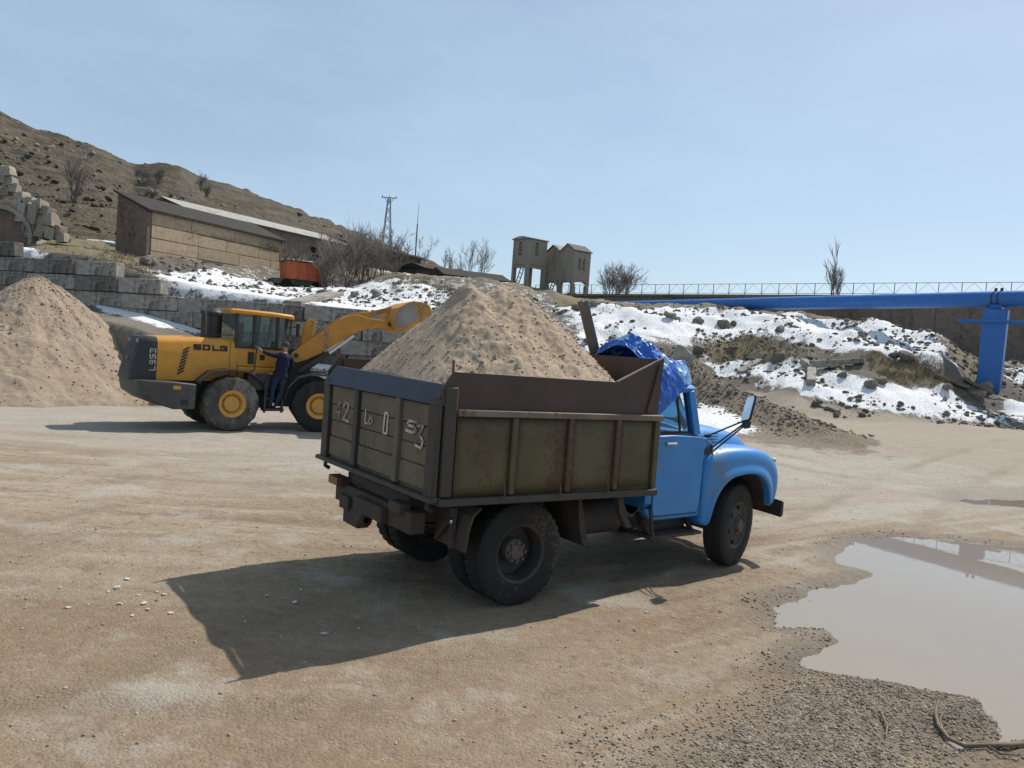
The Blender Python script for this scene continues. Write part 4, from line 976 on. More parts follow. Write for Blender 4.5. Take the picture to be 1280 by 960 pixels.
for i, (px, py, hh, lab) in enumerate([(92,252,5.5,'large bare bush on the lower hillside at the left'),(250,240,3.5,'dark bush on the hillside behind the gabled shed'),(198,232,3.0,'small bush on the hillside left of the gabled shed'),(258,246,2.5,'small bush on the hill right of the dark one')]):
    q = hill_hit(px, py); shrub('hillside_bush', q, hh, 9, lab, 'bush', 370+i, .5, rr=.07, grp='bushes on the hillside')
def tufts(name, n, polys, h, label, seed):
    rg = np.random.default_rng(seed); mb = MB()
    for _ in range(n):
        pl = polys[rg.integers(len(polys))]; q = pl.mean(0) if False else None
        lo, hi = pl.min(0), pl.max(0)
        for t_ in range(12):
            q = rg.uniform(lo, hi)
            if poly_sd(q[:1], q[1:], pl)[0] > -.3: break
        z = gs1(*q)
        for b in range(9):
            a = rg.uniform(0, 6.28); hh = h*rg.uniform(.5, 1.2); o = Vector((q[0]+rg.normal(0, .09), q[1]+rg.normal(0, .09), z-.03)); tip = o+Vector((cos(a)*hh*.5, sin(a)*hh*.5, hh)); w = Vector((-sin(a), cos(a), 0))*.014
            mb.add([o-w, o+w, tip], [(0, 1, 2)])
    return tag(mb.build(name, M_grass), label, 'grass', kind='stuff')
M_grass = paint('dry_grass', (.30, .245, .15), (.20, .165, .10), .95, scale=.8, bmp=0, spec=.1)
tufts('dry_grass', 1500, GRASSES[:3]+GRASSES[5:], .20, 'dry straw grass on the right bank', 5)
tufts('dry_grass', 900, [GRASSES[3], GRASSES[4]]+[hits([(120,312),(190,330),(190,345),(130,330)]), hits([(480,350),(560,350),(560,372),(500,372)])], .26, 'dry straw grass on the terrace edge and towers side', 6)

# ---- sand pile at the left
ap = P(47, 345, 32.5)
th = np.linspace(0, 2*pi, 361); rr_ = np.linspace(0, 1, 180)
TH, RR = np.meshgrid(th, rr_, indexing='xy')
rad = 7.0+.3*np.cos(TH-pi)+.35*np.sin(3*TH)+fbm(np.cos(TH)*2, np.sin(TH)*2, 1.0, 3, 81)*1.6
SX = RR*rad*np.cos(TH); SY = RR*rad*np.sin(TH)
hz0 = -1.1; hh = ap.z-hz0
SZ = hz0+hh*np.clip(1-np.sqrt(RR**2+.004)+.063*(1-RR), 0, 2)**1.14
SZ += (fbm(SX, SY, .5, 4, 82)*.9+np.abs(fbm(SX, SY, 1.6, 3, 83))*.35)*np.clip(RR*3, 0, 1)*(1-RR)**.4
h2 = 2.3*np.exp(-(((SX+3.2)/2.6)**2+((SY+4.0)/2.3)**2)); SZ = np.maximum(SZ, hz0+h2*1.1)
SZ += (fbm(SX, SY, 4.0, 3, 84)*.14+fbm(SX, SY, 10.0, 2, 85)*.06)*np.clip(RR*6, 0, 1)
SZ += np.abs(fbm(TH*3.0, RR*1.2, 1.0, 3, 86))*-.5*np.clip(RR*3, 0, 1)*(1-RR)
SZ -= .5*sstep(.9, 1.0, RR)
def sand_mat(name, ca, cb, cd_, cs=3.0):
    m, nt, b = new_mat(name); v = texco(nt)
    n1 = noise(nt, v, cs*.35, 6, .6); n2 = noise(nt, v, cs*3, 6, .7); n3 = noise(nt, v, cs*22, 4, .75)
    c = mix(nt, mrange(nt, n1, .4, .62), ca, cb); c = mix(nt, mrange(nt, n2, .5, .72), c, cd_)
    c = mix(nt, mrange(nt, n3, .55, .75, 0, .6), c, tuple(min(1, x*1.45) for x in ca)); c = mix(nt, mrange(nt, n3, .45, .28, 0, .6), c, tuple(x*.4 for x in cd_))
    nt.links.new(c, b.inputs['Base Color']); b.inputs['Roughness'].default_value = .95; b.inputs['Specular IOR Level'].default_value = .2
    bump(nt, b, mathn(nt, 'ADD', n2, mathn(nt, 'MULTIPLY', n3, .6)), .9, .12/cs); return m
M_sand = sand_mat('heaped_sand', (.37, .29, .215), (.32, .245, .18), (.24, .18, .13), 2.6)
sp_ = grid_mesh('sand_pile', SX, SY, SZ, M_sand); sp_.location = (ap.x, ap.y, 0)
tag(sp_, 'large cone of tan sand at the left behind the loader', 'sand pile')
ri_ = rng.integers(4, 176, 4200); ti_ = rng.integers(0, 360, 4200); szl = .012+.05*rng.random(4200)**4
lp = scatter_stones('sand_lumps', np.c_[SX[ri_, ti_], SY[ri_, ti_], SZ[ri_, ti_]], szl, stone_mat('pile_lump', (.17, .13, .095), (.38, .31, .235)), 14, parent=sp_); tag(lp, kind='stuff')
# ---- dry root at the puddle
M_root = paint('dry_root', (.26, .195, .13), (.17, .12, .08), .9, bmp=.3)
rpts = [(1171,893),(1168,903),(1172,915),(1185,926),(1206,936),(1232,943),(1258,943),(1290,936)]
q0 = hit(1200, 935); rt = empty('dry_root', (q0[0], q0[1], 0)); tag(rt, 'pale dry root lying at the water edge in the near right corner', 'root')
def gpts(pl, up=.02): return [Vector((h_[0]-q0[0], h_[1]-q0[1], max(gs1(*h_), -.03)+up)) for h_ in (hit(*p) for p in pl)]
mb = MB(); mb.tube(gpts(rpts, .03), [.007, .010, .013, .015, .015, .016, .017, .018], 7); mb.build('stem', M_root, rt, smooth=60)
for pl in ([(1178,921),(1174,908),(1180,902)], [(1206,936),(1222,932),(1238,938),(1262,950)], [(1232,943),(1250,952),(1275,955)], [(1240,943),(1262,938),(1283,928)], [(1100,905),(1108,918),(1106,930)]):
    mb = MB(); mb.tube(gpts(pl, .025), [.008]*(len(pl)-1)+[.003], 6); mb.build('rootlet', M_root, rt, smooth=60)

# =================================================================== BLUE TIPPER TRUCK
TX, TY, TYAW = -.42, 7.92, radians(36.4)
truck = empty('dump_truck', (TX, TY, 0), TYAW); tag(truck, 'old blue tipper truck with rusty olive body heaped with sand', 'truck')
M_blue = paint('truck_blue_paint', (.032, .20, .50), (.036, .22, .53), .36, dirt=(.15, .19, .23), dirt_amt=.38, dirt_scale=2.2, bmp=.16, bscale=3.5)
M_olive = paint('olive_rusty_sheet', (.105, .085, .036), (.078, .064, .030), .7, dirt=(.088, .046, .026), dirt_amt=.56, dirt_scale=2.2, bmp=.35, bscale=14)
M_brown = paint('brown_primer_sheet', (.075, .045, .036), (.06, .038, .031), .7, dirt=(.10, .055, .035), dirt_amt=.42, dirt_scale=2.0, bmp=.3, bscale=12)
M_railtop = paint('scraped_rail', (.15, .105, .075), (.20, .16, .125), .75, dirt=(.08, .05, .035), dirt_amt=.45, bmp=.4)
M_board = paint('greyed_boards', (.165, .130, .086), (.13, .102, .068), .88, dirt=(.095, .062, .042), dirt_amt=.42, dirt_scale=2.5, bmp=.5, bscale=18)
M_navy = paint('navy_sheet', (.020, .024, .040), (.026, .030, .046), .5, dirt=(.055, .042, .035), dirt_amt=.38, bmp=.2)
M_postdark = paint('dark_green_post', (.040, .036, .030), (.05, .043, .035), .65, dirt=(.10, .05, .032), dirt_amt=.45, dirt_scale=4, bmp=.35)
M_under = paint('greasy_chassis', (.030, .025, .022), (.045, .035, .03), .75, dirt=(.085, .065, .05), dirt_amt=.5, dirt_scale=3, bmp=.4)
M_underb = paint('muddy_brown_iron', (.075, .052, .041), (.055, .04, .033), .85, dirt=(.06, .045, .036), dirt_amt=.5, bmp=.4)
M_tyre = paint('tyre_rubber', (.022, .021, .020), (.03, .028, .026), .85, dirt=(.085, .072, .058), dirt_amt=.42, dirt_scale=3, bmp=.3, spec=.25)
M_rim = paint('black_rim', (.028, .027, .027), (.04, .037, .035), .6, dirt=(.075, .062, .05), dirt_amt=.45, dirt_scale=4, bmp=.2)
M_hub = paint('dusty_hub', (.15, .12, .095), (.11, .09, .07), .8, dirt=(.06, .05, .04), dirt_amt=.4, bmp=.3)
M_chrome = paint('chrome', (.6, .6, .6), (.5, .5, .5), .22, metal=1, bmp=0)
M_amber = paint('amber_lens', (.55, .30, .08), (.45, .24, .07), .25, bmp=0)
M_redl = paint('red_lens', (.20, .035, .02), (.16, .03, .02), .35, bmp=0)
M_white = paint('white_paint', (.64, .60, .52), (.50, .465, .395), .85, dirt=(.20, .165, .12), dirt_amt=.62, dirt_scale=9, bmp=0)
M_seat = paint('dark_vinyl', (.03, .028, .027), rough=.6, bmp=0)
M_mirror = paint('mirror_glass', (.75, .85, .9), rough=.03, metal=1, bmp=0)
M_glass = glass('cab_glass', (.80, .88, .86))
M_black = paint('black_rubber', (.02, .02, .02), rough=.6, bmp=0)

def wheel(par, x, y, z, R, w, out, name='wheel', rim='dish', n=144, steer=0, lug=4, rimR=.27, mats=None):
    """tyre, rim and hub; out=-1 when the outside faces local -y"""
    mt, mr, mh = mats or (M_tyre, M_rim, M_hub)
    root = bpy.data.objects.new(name, None); COL.objects.link(root); root.parent = par; root.location = (x, y, z); root.rotation_euler = (0, 0, steer)
    h = w/2
    prof = [(rimR, -h*.80), (rimR+.02, -h*.92), (R*.80, -h*1.02), (R*.93, -h*.96), (R*.985, -h*.82), (R, -h*.5), (R*1.0, -h*.12), (R*.985, 0), (R*1.0, h*.12), (R, h*.5), (R*.985, h*.82), (R*.93, h*.96), (R*.80, h*1.02), (rimR+.02, h*.92), (rimR, h*.80)]
    def rf(i, k, r):
        if k in (3, 4, 5, 6) and (i % lug) < lug/2-.5: return r-.011*R/.5 if k != 3 else r-.006
        if k in (8, 9, 10, 11) and ((i+lug//2) % lug) < lug/2-.5: return r-.011*R/.5 if k != 11 else r-.006
        return r
    mb = MB(); mb.lathe(prof, n, rf=rf); mb.build('tyre', mt, root, smooth=32)
    s = out
    if rim == 'dish':
        pr = [(rimR+.022, s*h*.86), (rimR+.012, s*h*.92), (rimR-.012, s*h*.80), (rimR-.03, s*h*.40), (rimR-.035, -s*h*.55), (rimR*.62, -s*h*.70), (rimR*.45, -s*h*.62), (.02, -s*h*.62)]
        hub = [(.118, -s*h*.62), (.115, s*h*.15), (.10, s*h*.28), (.072, s*h*.30), (.068, s*h*.44), (.0, s*h*.46)]; nb = (.094, s*h*.28); hp_ = None
    elif rim == 'bulge':
        pr = [(rimR+.022, s*h*.86), (rimR+.012, s*h*.93), (rimR-.008, s*h*.88), (rimR-.03, s*h*.66), (rimR*.80, s*h*.62), (rimR*.62, s*h*.86), (rimR*.52, s*h*.92), (.02, s*h*.92)]
        hub = [(.085, s*h*.9), (.08, s*h*1.25), (.06, s*h*1.34), (.0, s*h*1.34)]; nb = (.125, s*h*.92); hp_ = None
    else:
        pr = [(rimR+.03, s*h*.84), (rimR+.02, s*h*.95), (rimR-.03, s*h*.93), (rimR-.07, s*h*.82), (rimR*.74, s*h*.62), (rimR*.66, s*h*.45), (.02, s*h*.42)]
        hub = [(rimR*.66, s*h*.44), (rimR*.64, s*h*.62), (rimR*.58, s*h*.74), (rimR*.2, s*h*.80), (.0, s*h*.80)]; nb = (rimR*.70, s*h*.46)
    mb = MB(); mb.lathe(pr, 40); r_ = mb.build('rim', mr, root, smooth=35)
    mb = MB(); mb.lathe(hub, 24); mb.build('hub', mh, root, smooth=35)
    mb = MB()
    for k in range(8):
        a = 2*pi*k/8; mb.tube([(nb[0]*cos(a), nb[1], nb[0]*sin(a)), (nb[0]*cos(a), nb[1]+s*.035, nb[0]*sin(a))], .014 if R < .7 else .02, 6)
    mb.build('wheel_nuts', mh, root)
    if rim == 'bulge':
        mb = MB()
        for k in range(6):
            a = 2*pi*k/6+.3; mb.tube([(rimR*.73*cos(a), s*h*.60, rimR*.73*sin(a)), (rimR*.73*cos(a), s*h*.765, rimR*.73*sin(a))], .034, 10)
        mb.build('hand_holes', M_hole, root, smooth=40)
    mb = MB(); mb.lathe([(rimR-.02, s*h*.2), (rimR-.03, -s*h*.86), (rimR+.02, -s*h*.9)], 32); mb.build('rim_back', mr, root, smooth=35)
    return root
for sgn in (-1, 1):
    wheel(truck, 0, sgn*.93, .50, .50, .255, sgn, rim='dish'); wheel(truck, 0, sgn*.63, .50, .50, .255, -sgn, rim='bulge')
    wheel(truck, 3.3, sgn*.87, .50, .50, .25, sgn, rim='bulge', steer=radians(15), lug=3, n=96)

# ---- chassis
for s2 in (-.42, .42): MB().box(-1.0, 4.15, s2-.04, s2+.04, .72, .95).build('frame_rail', M_under, truck, bevel=.01, seg=1)
for x in (-.9, .55, 1.5, 2.4): MB().box(x-.05, x+.05, -.379, .379, .76, .92).build('cross_member', M_under, truck)
mb = MB(); mb.tube([(0, -.75, .5), (0, -.25, .5), (0, -.2, .5), (0, .2, .5), (0, .25, .5), (0, .75, .5)], [.075, .085, .2, .2, .085, .075], 16); mb.build('rear_axle', M_under, truck, smooth=50)
mb = MB(); mb.tube([(3.3, -.75, .46), (3.3, .75, .46)], .055, 10); mb.build('front_axle', M_under, truck, smooth=50)
mb = MB(); mb.tube([(.15, 0, .52), (2.4, 0, .68)], .05, 12); mb.build('drive_shaft', M_under, truck, smooth=50)
for s2 in (-.42, .42):
    for xc, L_ in ((0, .75), (3.3, .65)):
        g = MB()
        for k in range(5):
            l2 = L_*(1-k*.14); z = .66-k*.024; g.loft([[(xc+l2*t, s2-.035, z+.05*t*t), (xc+l2*t, s2+.035, z+.05*t*t), (xc+l2*t, s2+.035, z+.05*t*t-.02), (xc+l2*t, s2-.035, z+.05*t*t-.02)] for t in (-1, -.5, 0, .5, 1)])
        g.build('leaf_spring', M_under, truck)
mb = MB(); mb.tube([(.95, -.62, .68), (1.55, -.62, .68)], .19, 20); mb.build('fuel_tank', M_under, truck, smooth=40)
mb = MB(); mb.tube([(1.15, .62, .70), (1.6, .62, .70)], .16, 20); mb.build('air_tank', M_under, truck, smooth=40)
mb = MB(); mb.tube([(1.05, -.12, .55), (1.55, -.02, .62)], .10, 14); mb.build('hydraulic_ram', M_under, truck, smooth=40)
# hanging straps in front of the rear wheel
mb = MB(); mb.loft([[(.66+.11*t, -.98, .98-.42*t), (.72+.11*t, -.98, .98-.42*t), (.72+.11*t, -1.04, .98-.42*t), (.66+.11*t, -1.04, .98-.42*t)] for t in (0, .4, 1)]); mb.build('wheel_guard', M_under, truck)
mb = MB(); mb.loft([[(.58+.10*t*t, y_, .98-.44*t) for y_ in (-1.16, -.62)]+[(.60+.10*t*t, y_, .98-.44*t) for y_ in (-.62, -1.16)] for t in (0, .25, .5, .75, 1)]); mb.build('front_mud_flap', M_under, truck, smooth=40)
mb = MB(); mb.loft([[(1.18+.16*t*t, -1.08, .98-.33*t), (1.26+.16*t*t, -1.08, .98-.33*t), (1.26+.16*t*t, -1.02, .98-.33*t), (1.18+.16*t*t, -1.02, .98-.33*t)] for t in (0, .5, 1)]); mb.build('hanging_strap', M_underb, truck)
# rear cross beam, lamps, tow hook, mudguards
MB().box(-1.06, -.90, -.78, .86, .70, .90).build('rear_beam', M_underb, truck, bevel=.015)
MB().box(-1.00, -.62, -.62, .70, .905, 1.02).build('sub_frame', M_under, truck, bevel=.01)
mb = MB(); mb.lathe([(.03, 0), (.075, .02), (.085, .09), (.05, .13), (0, .13)], 16, (-1.09, .02, .66)); mb.build('tow_hook', M_underb, truck, smooth=40)
MB().box(-1.12, -.99, .62, .92, .87, .96).build('lamp_box', M_underb, truck, bevel=.01); MB().box(-1.135, -1.122, .66, .88, .88, .96).build('tail_lamp', M_redl, truck)
MB().box(-1.10, -.98, .44, .66, .66, .80).build('lamp_bracket', M_underb, truck, bevel=.01)
MB().box(-1.11, -.99, -.66, -.44, .86, .96).build('lamp_box', M_underb, truck, bevel=.01)
MB().box(-1.08, -.94, .25, .60, .52, .70).build('tow_bracket', M_underb, truck, bevel=.02)
MB().box(-1.13, -1.065, -.35, .25, .72, .86).build('number_plate', M_underb, truck)
for s2 in (-1, 1):
    y0, y1 = (-1.19, -.68) if s2 < 0 else (.68, 1.19)
    prof = [(-.60, 1.0), (-.68, .93), (-.72, .80), (-.74, .62)]
    mb = MB(); mb.loft([[(x, y0, z), (x, y1, z), (x+.025, y1, z), (x+.025, y0, z)] for x, z in prof]); fl = mb.build('mud_flap', M_underb, truck, smooth=30)
    MB().box(-.775, -.735, y0+.16, y0+.21, .62, .98).build('flap_brace', M_underb, fl)
    mb = MB(); mb.bar((-.77, y0+.44, .64), (-.76, y0+.18, .93), .02, .03); mb.build('flap_brace', M_underb, fl)
    mb = MB(); mb.lathe([(0, 0), (.03, .0), (.034, .02), (0, .02)], 12, (-.80, y0+.19, .86), 'x'); mb.build('reflector', M_chrome, fl)

# ---- tipper body
BX0, BX1, BW = -1.03, 1.56, 1.20
MB().box(BX0, BX1, -BW+.06, BW-.06, 1.04, 1.10).build('bed_floor', M_brown, truck)
for y in (-.5, .5): MB().box(BX0+.05, BX1-.05, y-.06, y+.06, .955, 1.038).build('bed_runner', M_under, truck)
zF, zB = 1.055, 1.095     # lower edge of the sides at front and rear
def zlow(x): return zB+(zF-zB)*(x-BX0)/(BX1-BX0)
for s2 in (-1, 1):
    sw = MB(); sw.prism([(BX0+.02, zlow(BX0)+.02), (BX1-.02, zlow(BX1)+.02), (BX1-.02, 1.83), (BX0+.02, 1.86)], s2*(BW-.05), s2*(BW-.022), 'y'); side = sw.build('side_wall', M_olive, truck)
    edges = [BX0+.09, -.30, .36, .98, BX1-.05]
    for k in range(4):
        a, b = edges[k]+.035, edges[k+1]-.035; nx, nz = 7, 6; V = []; 
        ring = []
        for j in range(nz+1):
            z = zlow(0)+.035+(1.80-zlow(0)-.035)*j/nz
            ring.append([(a+(b-a)*i/nx, s2*(BW-.006+.016*float(fbm(np.array([i*.5+k*7.0]), np.array([j*.6+s2*3]), 1.0, 2, 4)[0])*2*(0 < i < nx)*(0 < j < nz)-.0), z) for i in range(nx+1)])
        mb = MB(); mb.loft(ring, closed=False); o = mb.build('panel', M_olive, side, smooth=60); so = o.modifiers.new('S', 'SOLIDIFY'); so.thickness = .012; so.offset = 0
    for x in edges[1:4]:
        mb = MB(); mb.prism([(-.028, 0), (.028, 0), (.018, 1), (-.018, 1)], 0, 1, 'y'); mb = MB().box(x-.032, x+.032, s2*(BW-.02), s2*(BW+.028), zlow(x)+.03, 1.805); mb.build('rib', M_olive, side, bevel=.008, seg=1)
    MB().box(BX0-.02, BX0+.10, s2*(BW-.06), s2*(BW+.03), zlow(BX0)+.03, 2.06).build('rear_post', M_postdark, side, bevel=.01, seg=1)
    MB().box(BX1-.06, BX1+.01, s2*(BW-.04), s2*(BW+.028), zlow(BX1)+.03, 1.80).build('front_post', M_olive, side, bevel=.01, seg=1)
    mb = MB(); mb.prism([(BX0+.11, 1.815), (BX1+.03, 1.785), (BX1+.03, 1.845), (BX0+.11, 1.872)], s2*(BW-.07), s2*(BW+.045), 'y'); mb.build('top_rail', M_railtop, side, bevel=.008, seg=1)
    mb = MB(); mb.prism([(BX0-.03, zB-.045), (BX1+.02, zF-.045), (BX1+.02, zF+.02), (BX0-.03, zB+.02)], s2*(BW-.05), s2*(BW+.05), 'y'); mb.build('bottom_rail', M_postdark, side, bevel=.008, seg=1)
    for x in (-.42, .22, .83):
        mb = MB(); mb.tube([(x, s2*(BW+.055), zlow(x)+.16), (x+.015, s2*(BW+.075), zlow(x)+.06), (x, s2*(BW+.075), zlow(x)-.0), (x-.02, s2*(BW+.06), zlow(x)+.03)], .009, 6); mb.build('hook', M_rust, side)
    # raised upper board, rising toward the headboard
    mb = MB(); mb.prism([(BX0+.11, 1.876), (BX1+.0, 1.85), (BX1+.035, 2.44), (.95, 2.165), (BX0+.11, 2.185)], s2*(BW-.045), s2*(BW-.02), 'y'); ub = mb.build('upper_board', M_brown, side)
    mb = MB(); mb.bar((.95, s2*(BW-.032), 2.168), (BX1+.03, s2*(BW-.032), 2.44), .034, .012); mb.build('board_edge', M_railtop, ub)
    mb = MB(); mb.bar((BX1-.16, s2*(BW-.012), 1.87), (BX1-.02, s2*(BW-.012), 2.36), .03, .05); mb.build('board_stay', M_brown, ub)
    mb = MB(); mb.prism([(BX0-.06, 1.90), (BX0+.12, 1.90), (BX0+.14, 2.17), (BX0+.06, 2.19), (BX0-.05, 2.04)], s2*(BW-.018), s2*(BW+.012), 'y'); mb.build('corner_plate', M_brown, ub)
    mb = MB(); mb.tube([(BX0+.05, s2*(BW-.0), 2.0), (BX0+.045, s2*(BW-.0), 2.285)], .012, 8); mb.build('corner_rod', M_rust, ub)
# headboard
MB().box(BX1-.03, BX1+.02, -BW+.055, BW-.055, 1.10, 2.425).build('headboard', M_brown, truck)
for y in (-.8, -.27, .27, .8): MB().box(BX1+.021, BX1+.075, y-.035, y+.035, 1.12, 2.40).build('headboard_rib', M_brown, truck)
# tailgate
tg = MB().box(BX0-.035, BX0-.005, -BW+.02, BW-.02, 1.12, 1.92).build('tailgate', M_board, truck)
gcols = [(1.02, .405), (.31, -.47), (-.565, -1.08)]
for (ya, yb) in gcols:
    zc = [1.155, 1.36, 1.53, 1.70, 1.895]
    for k in range(4):
        j = rnd.uniform(-.006, .006); MB().box(BX0-.058+j, BX0-.037, yb+.004, ya-.004, zc[k]+.005, zc[k+1]-.005).build('board', M_board, tg, bevel=.005, seg=1)
for y in (.3575, -.5175): MB().box(BX0-.095, BX0-.036, y-.043, y+.043, 1.14, 1.905).build('tailgate_rib', M_postdark if y > 0 else M_board, tg, bevel=.008, seg=1)
for y in (1.11, -1.14): MB().box(BX0-.09, BX0-.036, y-.075, y+.075, 1.10, 1.96).build('tailgate_post', M_postdark, tg, bevel=.008, seg=1)
mb = MB(); mb.prism([(BX0-.12, 1.125), (BX0+.0, 1.125), (BX0+.0, 1.085), (BX0-.13, 1.085)], -BW-.03, BW+.03, 'y'); mb.build('tailgate_sill', M_postdark, tg, bevel=.006, seg=1)
mb = MB(); mb.loft([[(BX0-.10, 1.19, 1.905), (BX0-.10, -1.20, 1.905), (BX0-.075, -1.20, 1.905), (BX0-.075, 1.19, 1.905)], [(BX0-.005, 1.10, 2.10), (BX0-.005, -1.18, 2.075), (BX0+.02, -1.18, 2.075), (BX0+.02, 1.10, 2.10)]]); mb.build('tail_plate', M_navy, tg, bevel=.004, seg=1)
for s2 in (-1, 1):
    mb = MB(); mb.tube([(BX0-.05, s2*1.10, 1.08), (BX0-.06, s2*1.10, 1.02), (BX0-.01, s2*1.10, .99)], .022, 8); mb.build('tailgate_hinge', M_under, tg)
# hand painted numbers
GLY = {'4': [[(.55, 1), (.0, .38), (.75, .42)], [(.6, .75), (.52, 0)]], '2': [[(.0, .72), (.25, 1), (.65, .9), (.6, .6), (.05, .08)], [(.05, .08), (.8, .0)]],
       'L': [[(.2, 1), (.15, .0), (.55, .02)]], 'o': [[(.0, .2), (.1, .6), (.45, .65), (.6, .25), (.3, .0), (.0, .2)]], '0': [[(.0, .0), (.08, 1), (.5, 1), (.5, .0), (.0, .0)]],
       '5': [[(.8, 1), (.1, .95), (.1, .55), (.6, .55), (.75, .25), (.5, 0), (.0, .08)]], '3': [[(.05, .95), (.6, 1), (.3, .6), (.65, .35), (.5, .02), (.0, .1)]],
       'S': [[(1, 1), (0, 1), (0, .5), (1, .5), (1, 0), (0, 0)]], 'D': [[(0, 0), (0, 1), (.85, 1), (1, .8), (1, .2), (.85, 0), (0, 0)]], 'G': [[(1, 1), (0, 1), (0, 0), (1, 0), (1, .5), (.5, .5)]],
       'l': [[(0, 1), (0, 0), (.8, 0)]], '9': [[(.8, .5), (0, .5), (0, 1), (.8, 1), (.8, 0), (0, 0)]], 'f': [[(.8, 1), (0, 1), (0, .5), (.8, .5), (.8, 0), (0, 0)]], 't': [[(0, 1), (.8, 1), (.8, 0), (0, 0)], [(.2, .5), (.8, .5)]]}
def glyph(mb, ch, org, ux, uy, w, h, th, nrm, dep=.002):
    """strokes of one character as thin raised bars; ux, uy, nrm are unit directions"""
    org = Vector(org); ux = Vector(ux); uy = Vector(uy); nrm = Vector(nrm)
    for li in GLY[ch]:
        for (a, b) in zip(li[:-1], li[1:]):
            p = org+ux*a[0]*w+uy*a[1]*h; q = org+ux*b[0]*w+uy*b[1]*h; d = (q-p).normalized(); mb.bar(p-d*th*.45, q+d*th*.45, th, dep, nrm)
XT = BX0-.0655
for ch, yl, z, w, h, th in (('4', .90, 1.56, .17, .17, .020), ('2', .70, 1.555, .17, .20, .022), ('L', .20, 1.59, .12, .13, .022), ('o', .10, 1.59, .13, .10, .020), ('0', -.22, 1.545, .15, .19, .022), ('5', -.66, 1.62, .24, .10, .026), ('3', -.84, 1.50, .20, .20, .024)):
    mb = MB(); glyph(mb, ch, (XT, yl, z), (0, -1, 0), (0, 0, 1), w, h, th, (-1, 0, 0)); mb.build('painted_number', M_white, tg)

# ---- sand heaped in the body
gx_, gy_ = np.meshgrid(np.linspace(BX0+.005, BX1-.035, 190), np.linspace(-BW+.055, BW-.055, 180), indexing='ij')
az_, zfoot = 3.17, 2.05
sx = np.clip(-.02-gx_, 0, 9)/(1.03)+np.clip(gx_-.42, 0, 9)/1.22; sy = (gy_-.02)/1.25
rr2 = (np.abs(sx)**2.4+np.abs(sy)**2.4)**(1/2.4)
zs = az_-(az_-zfoot)*(np.sqrt(rr2**2+.010)-.02)
rear = sstep(.0, .35, sx-np.abs(sy))*(gx_ < 0)
zs -= .16*np.exp(-((gx_-.05)/.16)**2-((gy_-.10)/.5)**2)
zs += .07*np.exp(-((gx_+.12)/.12)**2-((gy_-.0)/.2)**2)
edge = np.clip((BW-.055-np.abs(gy_))/.12, 0, 1)
rough_ = 1-.8*rear
zs += (fbm(gx_, gy_, 2.4, 4, 91)*.13+np.abs(fbm(gx_*1.0, gy_*2.2, 5.0, 3, 92))*-.10+fbm(gx_, gy_, 15, 3, 93)*.055)*np.clip(edge+.3, 0, 1)*rough_
zs += rear*(fbm(gx_*.8, gy_*7, 1.0, 3, 96)*.05)
zs = np.maximum(zs, np.where(gx_ < .9, 2.02+.03*fbm(gx_, gy_, 6, 3, 95), 1.75)); zs = np.where(gx_ > 1.25, np.minimum(zs, 2.36-(gx_-1.25)*.5), zs)
for sl_ in ((0, slice(None)), (-1, slice(None)), (slice(None), 0), (slice(None), -1)): zs[sl_] = 1.3
M_load = sand_mat('sand_load', (.47, .36, .262), (.41, .312, .225), (.29, .208, .148), 6.0)
sl = grid_mesh('sand_load', gx_, gy_, zs, M_load); sl.location = (TX, TY, 0); sl.rotation_euler = (0, 0, TYAW)
tag(sl, 'steep heap of tan sand loaded in the tipper truck body', 'sand')
cand = np.c_[rng.uniform(BX0+.05, BX1-.15, 2600), rng.uniform(-1.1, 1.1, 2600)]
ii = np.clip(((cand[:, 0]-BX0-.005)/(BX1-BX0-.04)*189).astype(int), 0, 189); jj = np.clip(((cand[:, 1]+BW-.055)/(2*BW-.11)*179).astype(int), 0, 179)
szp = .006+.016*rng.random(2600)**2
lumps = scatter_stones('sand_lumps', np.c_[cand, zs[ii, jj]], szp, stone_mat('sand_lump', (.30, .225, .15), (.45, .36, .26)), 12, parent=sl); tag(lumps, kind='stuff')

# ---- cab
cabm = M_blue
def ring_cab(x, w, z0, z1, r):
    """half-rounded box section across the cab at x"""
    pts = []
    for i in range(5): a = pi/2*i/4; pts.append((x, -(w-r)-r*sin(a) if False else -(w-r)-r*cos(pi/2-a), z1-r+r*sin(pi/2-a) if False else z1-r+r*cos(a)))
    return pts
# lower body below the belt line
def body_ring(x, w, zb_, zt_, tumble=.0):
    return [(x, -w+.06, zb_), (x, -w, zb_+.06), (x, -w, zt_-.14), (x, -w+.012, zt_-.05), (x, -w+.05, zt_), (x, w-.05, zt_), (x, w-.012, zt_-.05), (x, w, zt_-.14), (x, w, zb_+.06), (x, w-.06, zb_)]
mb = MB(); mb.loft([body_ring(1.70, .97, .80, 1.635), body_ring(1.76, 1.0, .80, 1.635), body_ring(2.45, 1.0, .80, 1.63), body_ring(2.60, .93, .80, 1.60), body_ring(2.66, .80, .80, 1.58)])
cab = mb.build('cab', cabm, truck, smooth=40)
# rear lower corner rounds under the body side
mb = MB(); mb.prism([(1.70, .80), (2.60, .80), (2.60, .66), (1.86, .66), (1.76, .69), (1.71, .75)], -.985, -.90, 'y'); mb.build('cab_sill', cabm, cab, bevel=.02)
mb = MB(); mb.prism([(1.70, .80), (2.60, .80), (2.60, .66), (1.86, .66), (1.76, .69), (1.71, .75)], .90, .985, 'y'); mb.build('cab_sill', cabm, cab, bevel=.02)
